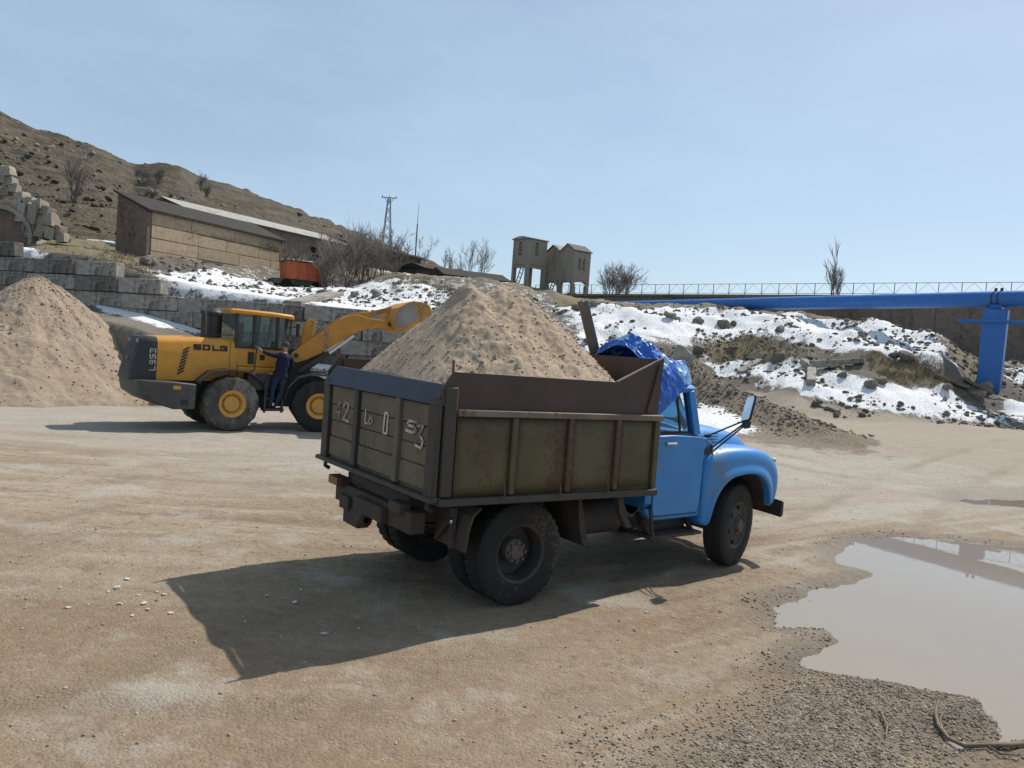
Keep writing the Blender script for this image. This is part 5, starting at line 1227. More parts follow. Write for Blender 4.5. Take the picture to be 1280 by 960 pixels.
# doors
for s2 in (-1, 1):
    mb = MB(); ys = (s2*.985, s2*1.018)
    pol = [(1.80, .72), (2.50, .72), (2.545, .80), (2.555, 1.52), (2.52, 1.585), (2.06, 1.605), (1.80, 1.60), (1.775, 1.55), (1.775, .78)]
    gp = MB(); cx_, cz_ = 2.165, 1.16; gp.prism([(cx_+(p[0]-cx_)*1.026, cz_+(p[1]-cz_)*1.024) for p in pol], s2*.985, s2*1.003, 'y'); gp.build('door_gap', M_black, cab)
    mb.prism(pol, ys[0], ys[1], 'y'); dr_ = mb.build('door', cabm, cab, bevel=.012)
    mb = MB(); mb.tube([(1.90, s2*1.045, 1.515), (2.04, s2*1.05, 1.515)], [.012, .016], 8); mb.tube([(1.91, s2*1.01, 1.515), (1.91, s2*1.045, 1.515)], .016, 8); mb.build('door_handle', M_chrome, dr_, smooth=40)
    # frame of the side window
    yb, yt = s2*.955, s2*.885
    def wb(p0, p1, w=.05, nm='pillar', m=cabm, par=cab):
        q = MB(); q.bar(p0, p1, w, w, (0, s2, .1)); return q.build(nm, m, par, bevel=.012)
    wb((2.435, yb, 1.60), (2.36, yt, 2.09), .105, 'front_pillar'); wb((1.775, yb, 1.60), (1.79, yt, 2.09), .10, 'rear_pillar')
    wb((2.19, yb, 1.63), (2.165, yt, 2.05), .026, 'quarter_light_bar', M_black)
    q = MB(); q.add([(1.80, yb-s2*.0, 1.625), (2.40, yb, 1.625), (2.335, yt, 2.07), (1.81, yt, 2.07)], [(0, 1, 2, 3)]); q.build('side_window', M_glass, cab)
    q = MB(); q.bar((1.83, yb, 1.628), (2.39, yb, 1.628), .02, .03); q.build('window_seal', M_black, cab)
# roof dome with drip edge
rings = []
for x, wd, zc in ((1.66, .82, 2.15), (1.72, .89, 2.20), (1.9, .935, 2.24), (2.15, .945, 2.245), (2.34, .94, 2.225), (2.45, .91, 2.19), (2.51, .84, 2.14)):
    r = [(x, -wd+.02, 2.075), (x, -wd*1.0, 2.125)]+[(x, -wd*cos(pi*i/10)*(.985), 2.12+(zc-2.12)*sin(pi*i/10)**.5) for i in range(1, 10)]+[(x, wd, 2.125), (x, wd-.02, 2.075)]; rings.append(r)
mb = MB(); mb.loft(rings); mb.build('roof', cabm, cab, smooth=50)
# wrap-round windscreen and rear wall
wsr = []
for t in (0, 1):
    z = 1.59+t*.50; row = []
    for i in range(13):
        a = -1+2*i/12; y = a*(.93-.06*t); x = (2.70-.26*t)-.24*abs(a)**3.2; row.append((x, y, z))
    wsr.append(row)
mb = MB(); mb.loft(wsr, closed=False); mb.build('windscreen', M_glass, cab, smooth=60)
mb = MB(); mb.tube(wsr[0], .018, 6); mb.tube(wsr[1], .018, 6); mb.build('windscreen_seal', M_black, cab, smooth=60)
MB().box(1.70, 1.74, -.86, .86, 1.60, 1.70).build('back_panel', cabm, cab); MB().box(1.70, 1.74, -.86, -.45, 1.70, 2.09).build('back_panel', cabm, cab); MB().box(1.70, 1.74, .45, .86, 1.70, 2.09).build('back_panel', cabm, cab)
MB().box(1.715, 1.725, -.45, .45, 1.70, 2.08).build('rear_window', M_glass, cab)
MB().box(1.80, 2.25, -.75, .75, 1.05, 1.25).build('seat', M_seat, cab, bevel=.03)
for a, b in ((-.75, -.08), (.05, .75)): MB().box(1.78, 1.90, a, b, 1.25, 1.62).build('seat_back', M_seat, cab, bevel=.03)
mb = MB(); mb.lathe([(.21, -.012), (.225, 0), (.21, .012), (.195, 0)], 28, (0, 0, 0), 'z', close=True); sw_ = mb.build('steering_wheel', M_black, cab, smooth=50, loc=(2.22, .40, 1.62)); sw_.rotation_euler = (0, -.5, 0)
# bonnet
rings = []
for x, wd, zt_, zb_ in ((2.60, .74, 1.66, 1.22), (2.78, .71, 1.685, 1.22), (3.1, .67, 1.665, 1.20), (3.5, .63, 1.625, 1.18), (3.8, .60, 1.57, 1.16), (3.96, .57, 1.49, 1.14), (4.06, .53, 1.37, 1.12), (4.10, .50, 1.20, 1.10)):
    r = [(x, -wd, zb_), (x, -wd, zb_+.12), (x, -wd*.985, zt_-.20), (x, -wd*.93, zt_-.10), (x, -wd*.80, zt_-.035), (x, -wd*.5, zt_-.005), (x, 0, zt_+.01)]
    r += [(p[0], -p[1], p[2]) for p in r[-2::-1]]; rings.append(r)
mb = MB(); mb.loft(rings); bn = mb.build('bonnet', cabm, truck, smooth=45)
for k in range(4): MB().box(2.98+k*.02, 3.20+k*.0, -.683, -.655, 1.47+k*.032, 1.478+k*.032).build('bonnet_louvre', M_black, bn)
mb = MB(); mb.bar((2.70, -.725, 1.42), (3.98, -.585, 1.325), .012, .012); mb.build('bonnet_seam', M_black, bn)
MB().box(4.085, 4.125, -.50, .50, .72, 1.16).build('grille', M_blue, truck, bevel=.01)
for k in range(6): MB().box(4.126, 4.14, -.42, .42, .78+k*.058, .805+k*.058).build('grille_slot', M_black, truck)
# cowl panel between door and fender, with its dark opening
MB().prism([(2.56, 1.20), (2.80, 1.20), (2.80, 1.50), (2.70, 1.56), (2.56, 1.575)], -.93, -.70, 'y').build('cowl', cabm, cab, bevel=.02)
MB().prism([(2.56, 1.20), (2.80, 1.20), (2.80, 1.50), (2.70, 1.56), (2.56, 1.575)], .70, .93, 'y').build('cowl', cabm, cab, bevel=.02)
mb = MB(); mb.prism([(2.585, 1.37), (2.785, 1.365), (2.80, 1.46), (2.765, 1.49)], -.945, -.932, 'y'); mb.build('mirror_bracket', M_underb, cab)
# fenders: shell between the outer line and the wheel arch
OUT = [(2.575, .54), (2.565, .80), (2.565, 1.05), (2.585, 1.24), (2.66, 1.37), (2.80, 1.43), (3.0, 1.455), (3.3, 1.46), (3.6, 1.445), (3.85, 1.39), (4.02, 1.29), (4.10, 1.13), (4.09, .95), (4.04, .80), (3.97, .70)]
ARC = [(2.66, .535), (2.70, .66), (2.74, .78), (2.80, .90), (2.88, .99), (2.97, 1.06), (3.08, 1.11), (3.3, 1.135), (3.48, 1.13), (3.60, 1.10), (3.70, 1.03), (3.76, .94), (3.785, .86), (3.80, .77), (3.82, .71)]
for s2 in (-1, 1):
    rings = []
    for (ox, oz), (ax2, az2) in zip(OUT, ARC):
        def L3_(t): return ox+(ax2-ox)*t, oz+(az2-oz)*t
        sec = []
        for y, t in ((-.56, 0), (-.80, .0), (-.92, .03), (-1.0, .14), (-1.035, .32), (-1.04, .60), (-1.045, .70), (-1.075, .82), (-1.085, .95), (-1.07, 1.0), (-1.03, .98), (-.56, .97)):
            x_, z_ = L3_(t); sec.append((x_, -s2*y if s2 > 0 else y, z_))
        rings.append(sec)
    mb = MB(); mb.loft(rings); fd = mb.build('fender', cabm, truck, smooth=50)
    o = fd.modifiers.new('Sub', 'SUBSURF'); o.levels = 1; o.render_levels = 1
    # dark inner arch
    mb = MB(); mb.loft([[(a2, s2*.55, b2), (a2, s2*1.0, b2), (a2, s2*1.0, b2-.004), (a2, s2*.55, b2-.004)] for a2, b2 in [(p[0]+(3.3-p[0])*.03, p[1]-.02) for p in ARC]]); mb.build('inner_arch', M_under, fd)
    mb = MB(); mb.lathe([(0, .0), (.03, 0), (.034, .02), (.022, .05), (0, .058)], 16, (0, 0, 0), 'x'); ml = mb.build('marker_light', M_amber, fd, smooth=40, loc=(3.955, s2*.945, 1.255)); ml.rotation_euler = (0, -.45, s2*.3)
    mb = MB(); mb.lathe([(0, .05), (.07, .045), (.095, .02), (.10, 0), (.09, -.04), (0, -.06)], 24, (4.10, s2*.74, 1.05), 'x'); mb.build('headlight', M_chrome, fd, smooth=40)
# bumper
mb = MB(); mb.loft([[(4.17-.10*abs(a)**4, a*1.06, .56), (4.23-.11*abs(a)**4, a*1.06, .58), (4.23-.11*abs(a)**4, a*1.06, .75), (4.17-.10*abs(a)**4, a*1.06, .77)] for a in (-1, -.92, -.75, -.4, 0, .4, .75, .92, 1)]); mb.build('bumper', M_under, truck, smooth=40)
for s2 in (-.42, .42): MB().box(4.0, 4.18, s2-.05, s2+.05, .6, .74).build('bumper_bracket', M_under, truck)
# engine block and running boards
MB().box(2.75, 3.9, -.38, .38, .62, 1.15).build('engine', M_under, truck, bevel=.05)
for s2 in (-1, 1):
    y0, y1 = (-1.06, -.74) if s2 < 0 else (.74, 1.06)
    MB().box(1.74, 2.58, y0, y1, .475, .51).build('running_board', M_under, truck, bevel=.008)
    for x in (1.80, 2.50): mb = MB(); mb.bar((x, y0+.05, .47), (x+.02, s2*.74, .70), .03, .05); mb.build('board_bracket', M_under, truck)
    MB().box(1.80, 2.56, s2*.80-.01, s2*.80+.01, .512, .66).build('step_skirt', M_under, truck)
mb = MB(); mb.bar((1.72, -1.04, .80), (1.80, -1.05, .44), .02, .03); mb.build('step_stay', M_under, truck)
# mirror on its three-rod arm
mr = MB(); mr.tube([(2.74, -.90, 1.58), (2.96, -1.23, 1.80)], .010, 6); mr.tube([(2.76, -.94, 1.44), (2.96, -1.23, 1.77)], .010, 6); mr.tube([(2.80, -.94, 1.40), (2.97, -1.23, 1.75)], .010, 6); mr.tube([(2.70, -.88, 1.575), (2.76, -.92, 1.585)], .022, 8)
ma = mr.build('mirror_arm', M_black, cab)
def mirror_head(c):
    hd = bpy.data.objects.new('mirror', None); COL.objects.link(hd); hd.parent = cab; hd.location = c; hd.rotation_euler = (-.25, radians(19), radians(-24))
    pol = [(a_*.86, b_*.92) for a_, b_ in [(-.085, -.17), (.085, -.17), (.10, -.14), (.10, .15), (.08, .185), (-.08, .185), (-.10, .15), (-.10, -.14)]]
    q = MB(); q.prism(pol, -.02, .008, 'x'); q.build('mirror_shell', M_black, hd, bevel=.012)
    q = MB(); q.prism([(a*.86, b*.90) for a, b in pol], -.027, -.021, 'x'); q.build('mirror_glass', M_mirror, hd)
    MB().box(-.02, .035, -.05, .05, -.22, -.15).build('mirror_mount', M_black, hd)
mirror_head((2.97, -1.27, 1.93))
# vertical edge strip at the cab back
# ---- steel channel leaning on the headboard
cb = MB()
A_ = Vector((1.70, .12, 2.16)); Bt = Vector((1.40, -.02, 3.0))
ch = empty('steel_channel', tuple(Matrix.Translation((TX, TY, 0)) @ Matrix.Rotation(TYAW, 4, 'Z') @ Vector((1.66, .0, 1.6))), TYAW); tag(ch, 'dark steel channel standing up behind the headboard of the tipper body', 'steel channel')
M_chan = paint('grey_channel_steel', (.13, .12, .115), (.10, .09, .085), .6, metal=.3, dirt=(.11, .07, .05), dirt_amt=.4)
lo_ = Vector((.50, .04, -.2)); hi_ = Vector((-.24, .0, 1.42)); dv = (hi_-lo_).normalized(); sd_ = Vector((.0, 1, 0)); up_ = dv.cross(sd_).normalized()
def chp(off_s, w, off_u, h): 
    q = MB(); q.bar(lo_+sd_*off_s+up_*off_u, hi_+sd_*off_s+up_*off_u, w, h, up_); return q
chp(0, .12, 0, .012).build('web', M_chan, ch); chp(-.055, .012, -.03, .05).build('flange', M_chan, ch); chp(.055, .012, -.03, .05).build('flange', M_chan, ch)
# ---- crumpled blue tarpaulin between body and cab
def tarp_mat():
    m, nt, b = new_mat('blue_tarpaulin'); v = texco(nt)
    n1 = noise(nt, v, 3.2, 3, .5, .8); c = mix(nt, mrange(nt, n1, .56, .66), (.004, .095, .46), (.22, .40, .62)); c = mix(nt, mrange(nt, n1, .44, .36), c, (.005, .125, .56))
    nt.links.new(c, b.inputs['Base Color']); b.inputs['Roughness'].default_value = .36; b.inputs['Specular IOR Level'].default_value = .6
    vo = N(nt, 'ShaderNodeTexVoronoi', feature='F1'); vo.inputs['Scale'].default_value = 6; nt.links.new(v, vo.inputs['Vector'])
    bump(nt, b, mathn(nt, 'ADD', vo.outputs['Distance'], noise(nt, v, 4, 2)), .25, .04); return m
M_tarp = tarp_mat()
tp = empty('tarpaulin', (TX, TY, 0), TYAW); tag(tp, 'crumpled shiny blue tarpaulin bundled between the truck body and the cab roof', 'tarpaulin')
def crumple(name, c, r, seed, sharp=.35):
    import bmesh
    bm = bmesh.new(); bmesh.ops.create_icosphere(bm, subdivisions=5, radius=1)
    rg = np.random.default_rng(seed); dirs = rg.normal(0, 1, (30, 3)); dirs /= np.linalg.norm(dirs, axis=1)[:, None]; hgt = rg.uniform(.72, 1.15, 30)
    for w in bm.verts:
        d = np.array(w.co.normalized()); dots = dirs @ d
        k = np.min(np.where(dots > .15, hgt/np.maximum(dots, .15), 9)); k = min(k, 1.3)       # faceted hull with sharp creases
        k += .10*abs(float(fbm(np.array([d[0]*3+seed]), np.array([d[1]*3+d[2]*2.3]), 1.0, 3, seed)[0]))*2
        w.co = Vector((d[0]*r[0]*k, d[1]*r[1]*k, d[2]*r[2]*k))
    me = bpy.data.meshes.new(name); bm.to_mesh(me); bm.free(); return link(name, me, M_tarp, tp, smooth=24, loc=c)
path = [(.30, 2.20), (.16, 2.34), (-.05, 2.47), (-.28, 2.57), (-.50, 2.63), (-.72, 2.58), (-.90, 2.44), (-1.0, 2.26), (-1.045, 2.06), (-1.05, 1.90), (-1.04, 1.76)]
pq = np.array(path); ps = np.r_[0, np.cumsum(np.hypot(*np.diff(pq, axis=0).T))]; nS, nU = 130, 74
SS, UU = np.meshgrid(np.linspace(0, 1, nS), np.linspace(0, 1, nU), indexing='ij')
flap = sstep(.60, .72, SS); Se = np.where(SS > .62, .62+(SS-.62)*(1-.56*UU*flap), SS)*ps[-1]
Yt = np.interp(Se, ps, pq[:, 0]); Zt = np.interp(Se, ps, pq[:, 1])
Xt = 1.60+(.62-.10*(1-flap))*UU
top = 1-flap
Zt = Zt-top*(np.clip(UU-.35, 0, 1)**1.5)*.62*np.clip((Zt-2.24)/.35, 0, 1)-top*np.clip(.25-UU, 0, 1)*.35
def crease(a, b, s): return 1-np.abs(2*(vnoise(a, b, s))-1)
cr_ = .55*crease(SS*9+UU*3, UU*5-SS*4, 3)+.30*crease(SS*17-UU*7, UU*11+SS*3, 4)+.15*crease(SS*30, UU*26, 5)
amp = .10*(.55+.45*top)*np.minimum(1, 6*np.minimum(UU+.05, 1.05-UU))
Zt = Zt+amp*(cr_-.5)*top*1.6; Yt = Yt-amp*(cr_-.35)*flap*.75; Xt = Xt+.05*fbm(SS*4, UU*4, 1.0, 3, 9)
to = grid_mesh('tarp_sheet', Xt, Yt, Zt, M_tarp); to.parent = tp; to.data.set_sharp_from_angle(angle=radians(28))
so = to.modifiers.new('S', 'SOLIDIFY'); so.thickness = .006
crumple('tarp_bundle', (1.80, -.10, 2.30), (.15, .24, .12), 15)

# =================================================================== WHEEL LOADER
LX, LY, LZ, LYAW = -8.77, 22.70, -.51, radians(40)
ldr = empty('wheel_loader', (LX, LY, LZ), LYAW); tag(ldr, 'yellow wheel loader with raised bucket standing between the sand pile and the truck', 'loader')
M_yel = paint('loader_yellow', (.58, .262, .022), (.51, .228, .022), .48, dirt=(.30, .19, .075), dirt_amt=.33, dirt_scale=1.2, bmp=.05)
M_yeld = paint('loader_yellow_worn', (.53, .24, .03), (.46, .205, .03), .6, dirt=(.22, .15, .09), dirt_amt=.5, dirt_scale=1.5, bmp=.2)
M_lblk = paint('loader_black', (.022, .021, .021), (.03, .028, .027), .55, dirt=(.07, .06, .05), dirt_amt=.33, bmp=.1)
M_cw = paint('counterweight_grey', (.052, .048, .046), (.065, .06, .056), .6, dirt=(.13, .11, .085), dirt_amt=.42, dirt_scale=1.4, bmp=.2)
M_ltyre = paint('dusty_loader_tyre', (.055, .052, .048), (.095, .088, .078), .9, dirt=(.20, .18, .15), dirt_amt=.55, dirt_scale=2.2, bmp=.3, spec=.2)
M_lrim = paint('loader_rim', (.56, .29, .05), (.50, .25, .045), .5, dirt=(.35, .25, .14), dirt_amt=.35, bmp=.05)
M_worn = paint('worn_bucket_steel', (.30, .285, .27), (.22, .205, .195), .55, metal=.3, dirt=(.30, .22, .13), dirt_amt=.35, bmp=.2)
M_lglass = glass('loader_glass', (.52, .66, .62))
M_decal = paint('black_decal', (.012, .012, .012), rough=.5, bmp=0)
lm = (M_ltyre, M_lrim, M_lrim); lm2 = (M_tyre, M_lrim, M_lrim)
for x, mm in ((0, lm), (3.0, lm2)):
    for s2 in (-1, 1): wheel(ldr, x, s2*1.02, .80, .80, .56, s2, rim='loader', n=96, lug=6, rimR=.37, mats=mm)
def rbox(name, x0, x1, y0, y1, z0, z1, m, par=ldr, bev=.04): return MB().box(x0, x1, y0, y1, z0, z1).build(name, m, par, bevel=bev)
# engine hood with sloping rear
hood = MB(); 
def hr(x, w, z0, z1): return [(x, -w, z0), (x, -w, z1-.16), (x, -w+.05, z1-.06), (x, -w+.16, z1), (x, w-.16, z1), (x, w-.05, z1-.06), (x, w, z1-.16), (x, w, z0)]
hood.loft([hr(-1.95, .74, 1.40, 2.58), hr(-1.0, .76, 1.40, 2.64), hr(.24, .76, 1.42, 2.66)]); hd_ = hood.build('hood', M_yel, ldr, smooth=40)
MB().box(.02, .03, -.768, -.755, 1.45, 2.62).build('hood_seam', M_decal, hd_)
gr = MB(); gr.loft([[(p[0], p[1], p[2]) for p in hr(-1.955, .745, 1.40, 2.58)], [(p[0]-(2.58-p[2])*.22, p[1]*.97, p[2]) for p in hr(-2.20, .73, 1.38, 2.585)], [(p[0]-(2.58-p[2])*.22, p[1], p[2]) for p in hr(-2.36, .62, 1.38, 2.56)]]); gl_ = gr.build('rear_cowl', M_lblk, ldr, smooth=40)
for k in range(9):
    z = 1.55+k*.095; mb = MB(); mb.box(-2.375-(2.58-z)*.22, -2.35-(2.58-z)*.22, -.50, .50, z, z+.05); mb.build('grille_slat', M_lblk, gl_)
for y in (-.42, .42): MB().box(-2.40, -2.37, y-.10, y+.10, 2.40, 2.50).build('work_lamp', M_galv, gl_)
mb = MB(); mb.lathe([(0, -.012), (.05, -.012), (.055, 0), (0, 0)], 16, (-2.535, 0, 1.95), 'x'); mb.build('badge', M_galv, gl_)
# lettering and stripes on the side
for ch, x0 in (('S', -.98), ('D', -.73), ('l', -.46), ('G', -.24)):
    mb = MB(); glyph(mb, ch, (x0, -.766, 2.305), (1, 0, 0), (0, 0, 1), .16 if ch != 'l' else .20, .115, .048, (0, -1, 0), .006); mb.build('letter', M_decal, hd_)
for k in range(8):
    z = 1.60+k*.095; x = -1.33+k*.018; mb = MB(); mb.prism([(x-.08, z-.045), (x+.09, z+.055), (x+.09, z+.105), (x-.08, z+.005)], -.772, -.765, 'y'); mb.build('stripe', M_decal, hd_)
for ch, z0 in (('l', 1.66), ('9', 1.83), ('f', 1.99), ('t', 2.15)):
    mb = MB(); glyph(mb, ch, (-2.00, -.752, z0), (0, 0, 1), (-1, 0, 0), .12, .13, .030, (0, -1, 0), .006); mb.build('letter', M_white, gl_)
# counterweight
cw = MB(); pr = [(-2.55, 1.40), (-2.48, 1.02), (-2.15, .80), (-1.60, .63), (-1.02, .63), (-1.00, 1.33), (-1.6, 1.385)]
def cwring(y, k): return [(-1.6+(x+1.6)*k if x < -1.6 else x, y, z) for x, z in pr]
cw.loft([cwring(-1.22, .72), cwring(-1.10, .93), cwring(-.8, 1.0), cwring(.8, 1.0), cwring(1.10, .93), cwring(1.22, .72)]); cwo = cw.build('counterweight', M_cw, ldr, smooth=30, bevel=.03)
MB().box(-1.62, -1.42, -1.232, -1.215, 1.18, 1.28).build('reflector', M_lrim, cwo); MB().box(-1.40, -1.22, -1.232, -1.215, .76, .90).build('pocket', M_decal, cwo)
MB().box(-2.50, -2.42, -.6, .6, 1.41, 1.50).build('handrail_base', M_lblk, cwo)
rbox('rear_frame', -1.6, 1.5, -.55, .55, .62, 1.40, M_lblk); rbox('rear_axle', -.16, .16, -.95, .95, .64, .96, M_lblk, bev=.06)
# fenders over the rear wheels
for s2 in (-1, 1):
    y0, y1 = (-1.26, -.765) if s2 < 0 else (.765, 1.26)
    mb = MB(); mb.loft([[(x, y0, z), (x, y1, z), (x, y1, z+.05), (x, y0, z+.05)] for x, z in ((-.95, 1.36), (-.6, 1.66), (-.1, 1.74), (.45, 1.70), (.85, 1.45), (1.05, 1.05))]); mb.build('rear_fender', M_lblk, ldr, smooth=40)
    mb = MB(); mb.loft([[(x, y0, z), (x, y1+.1*0, z), (x, y1, z+.05), (x, y0, z+.05)] for x, z in ((1.98, .95), (2.08, 1.32), (2.35, 1.62), (2.75, 1.74), (3.3, 1.72), (3.75, 1.50))]); mb.build('front_fender', M_cw, ldr, smooth=40)
    # steps and handrail
    st = MB().box(.95, 1.55, y0 if s2 < 0 else y1-.3, y0+.3 if s2 < 0 else y1, .60, .68).build('step', M_lblk, ldr)
    MB().box(.98, 1.52, (y0+.02 if s2 < 0 else y1-.28), (y0+.28 if s2 < 0 else y1-.02), .95, 1.0).build('step', M_lblk, ldr)
    for x in (.97, 1.50): MB().box(x-.03, x+.03, (y0+.03 if s2 < 0 else y1-.1), (y0+.1 if s2 < 0 else y1-.03), .55, 1.45).build('step_side', M_lblk, ldr)
    mb = MB(); yy = s2*1.16; mb.tube([(.62, yy*.80, 1.75), (.62, yy, 1.8), (.66, yy, 2.45), (.70, yy*.8, 2.5)], .022, 8); mb.build('handrail', M_lblk, ldr, smooth=40)
# platform and tank block under the cab
rbox('cab_base', .26, 1.72, -.80, .80, 1.42, 1.86, M_yel); rbox('side_tank', .45, 1.35, -1.12, -.80, 1.20, 1.70, M_lblk); rbox('side_tank', .45, 1.35, .80, 1.12, 1.20, 1.70, M_lblk)
# cab
cabL = rbox('cab_body', .22, 1.66, -.76, .76, 1.862, 2.42, M_yel)
MB().box(.56, .74, -.785, -.762, 1.95, 2.30).build('vent', M_decal, cabL); MB().box(.92, 1.06, -.785, -.762, 2.08, 2.24).build('door_lock', M_decal, cabL)
for x0, x1, y in ((.20, .22, -.74), (.20, .22, .74), (.72, .80, -.76), (.72, .80, .76), (1.42, 1.48, -.76), (1.42, 1.48, .76), (1.66, 1.80, -.62), (1.66, 1.80, .62)):
    mb = MB(); mb.bar((x0, y, 2.40), (x1-.03 if x0 > 1.5 else x0, y*.96, 3.40), .09, .09); mb.build('cab_post', M_lblk, cabL, bevel=.01, seg=1)
for y in (-.75, .75):
    s_y = .965 if y < 0 else .965
    for a, b in ((.25, .68), (.80, 1.39), (1.47, 1.68)):
        q = MB(); q.add([(a, y, 2.45), (b, y, 2.45), (b-.02, y*s_y, 3.36), (a, y*s_y, 3.36)], [(0, 1, 2, 3)]); q.build('side_window', M_lglass, cabL)
    mb = MB(); mb.bar((.22, y, 2.44), (1.70, y, 2.44), .05, .07); mb.build('window_rail', M_lblk, cabL)
q = MB(); q.add([(.20, -.70, 2.45), (.20, .70, 2.45), (.20, .68, 3.36), (.20, -.68, 3.36)], [(0, 1, 2, 3)]); q.build('rear_window', M_lglass, cabL)
q = MB(); q.add([(1.72, -.60, 2.0), (1.72, .60, 2.0), (1.78, .58, 3.38), (1.78, -.58, 3.38)], [(0, 1, 2, 3)]); q.build('front_window', M_lglass, cabL)
mb = MB(); mb.loft([[(x, -w, z), (x, w, z), (x, w, z+.10), (x, w-.1, z+.14), (x, -w+.1, z+.14), (x, -w, z+.10)] for x, w, z in ((.02, .74, 3.40), (.2, .82, 3.41), (1.2, .84, 3.40), (1.85, .80, 3.37), (1.95, .72, 3.36))]); mb.build('cab_roof', M_yel, cabL, smooth=30, bevel=.02)
rbox('seat', .55, 1.0, -.28, .28, 2.43, 2.60, M_seat, cabL, .05); rbox('seat_back', .48, .60, -.26, .26, 2.60, 3.15, M_seat, cabL, .05)
mb = MB(); mb.tube([(1.45, 0, 2.43), (1.30, 0, 2.75)], .04, 8); mb.build('steering_column', M_lblk, cabL)
mb = MB(); mb.tube([(1.75, -.72, 3.1), (1.95, -.98, 3.15)], .014, 6); mb.box(1.94, 1.98, -1.08, -.90, 2.85, 3.25); mb.build('cab_mirror', M_lblk, cabL)
# exhaust stack and air cleaner
mb = MB(); mb.tube([(-.66, -.45, 2.6), (-.66, -.45, 3.30), (-.72, -.45, 3.42)], [.075, .075, .075], 14); mb.build('exhaust_stack', M_lblk, ldr, smooth=40)
mb = MB(); mb.tube([(-.30, -.15, 2.62), (-.30, -.15, 3.30)], .19, 20); mb.lathe([(0, .62), (.15, .60), (.25, .50), (.25, .42), (.19, .40)], 20, (-.30, -.15, 2.90), 'z'); mb.build('air_cleaner', M_lblk, ldr, smooth=40)
mb = MB(); mb.tube([(-.55, -.62, 2.62), (-.55, -.62, 2.74), (.15, -.62, 2.76), (.15, -.62, 2.62)], .014, 6); mb.build('hood_rail', M_lblk, ldr)
# front frame
rbox('articulation_joint', 1.35, 1.85, -.3, .3, .75, 1.5, M_lblk); rbox('front_frame', 1.75, 3.5, -.52, .52, .68, 1.45, M_lblk)
for s2 in (-1, 1):
    mb = MB(); mb.prism([(1.8, 1.4), (2.9, 1.4), (2.7, 2.0), (2.45, 2.45), (2.1, 2.5), (1.95, 2.2)], s2*.40-.04, s2*.40+.04, 'y'); mb.build('front_tower', M_lblk, ldr, bevel=.01, seg=1)
rbox('front_axle', 2.84, 3.16, -.95, .95, .64, .96, M_lblk, bev=.06)
# lift arms
ARM = [(2.12, 2.12), (2.14, 2.36), (2.45, 2.60), (2.84, 2.94), (3.35, 3.36), (3.77, 3.64), (4.10, 3.68), (4.45, 3.60), (4.85, 3.58), (5.12, 3.60), (5.25, 3.47), (5.18, 3.30), (4.80, 3.32), (4.45, 3.27), (4.10, 3.15), (3.50, 2.74), (2.99, 2.37), (2.52, 2.14), (2.30, 2.06)]
for s2 in (-1, 1): mb = MB(); mb.prism(ARM, s2*.56-.05, s2*.56+.05, 'y'); mb.build('lift_arm', M_yeld, ldr, bevel=.012, seg=1)
mb = MB(); mb.tube([(4.0, -.5, 3.35), (4.0, .5, 3.35)], .12, 14); mb.build('arm_tube', M_yeld, ldr, smooth=40)
mb = MB(); mb.tube([(2.28, -.66, 2.28), (2.28, .66, 2.28)], .07, 12); mb.tube([(5.10, -.66, 3.46), (5.10, .66, 3.46)], .07, 12); mb.build('pivot_pin', M_lblk, ldr, smooth=40)
# bell crank, link, tilt ram
mb = MB(); mb.prism([(3.5, 3.42), (3.85, 3.22), (4.2, 3.40), (4.62, 3.70), (4.55, 3.84), (4.2, 3.78), (3.84, 3.68)], -.09, .09, 'y'); mb.build('bell_crank', M_yeld, ldr, bevel=.01, seg=1)
mb = MB(); mb.bar((4.56, 0, 3.76), (5.24, 0, 3.98), .14, .16); mb.build('bucket_link', M_yeld, ldr)
mb = MB(); mb.prism([(2.40, 2.45), (2.62, 2.5), (2.86, 3.36), (2.66, 3.46), (2.52, 3.3)], -.34, -.26, 'y'); mb.build('tilt_bracket', M_yeld, ldr, bevel=.01, seg=1)
mb = MB(); mb.prism([(2.40, 2.45), (2.62, 2.5), (2.86, 3.36), (2.66, 3.46), (2.52, 3.3)], .26, .34, 'y'); mb.build('tilt_bracket', M_yeld, ldr, bevel=.01, seg=1)
mb = MB(); mb.tube([(2.6, 0, 2.5), (3.2, 0, 3.05)], .10, 14); mb.tube([(3.2, 0, 3.05), (3.65, 0, 3.42)], .05, 12); mb.build('tilt_ram', M_lblk, ldr, smooth=40)
for s2 in (-1, 1):
    rm = MB(); rm.tube([(2.35, s2*.70, 1.75), (3.25, s2*.70, 2.42)], .095, 14); r0 = rm.build('lift_ram', M_lblk, ldr, smooth=40)
    rm = MB(); rm.tube([(3.25, s2*.70, 2.42), (3.98, s2*.68, 3.02)], .05, 12); rm.build('ram_rod', M_chrome, r0, smooth=40)
mb = MB()
for k, yy in enumerate((-.34, -.28, .3)): mb.tube([(2.0, yy, 1.5), (2.2, yy-.1, 2.1), (2.7, yy-.08, 2.3), (3.2, yy, 2.75)], .022, 6)
mb.build('hoses', M_decal, ldr, smooth=60)
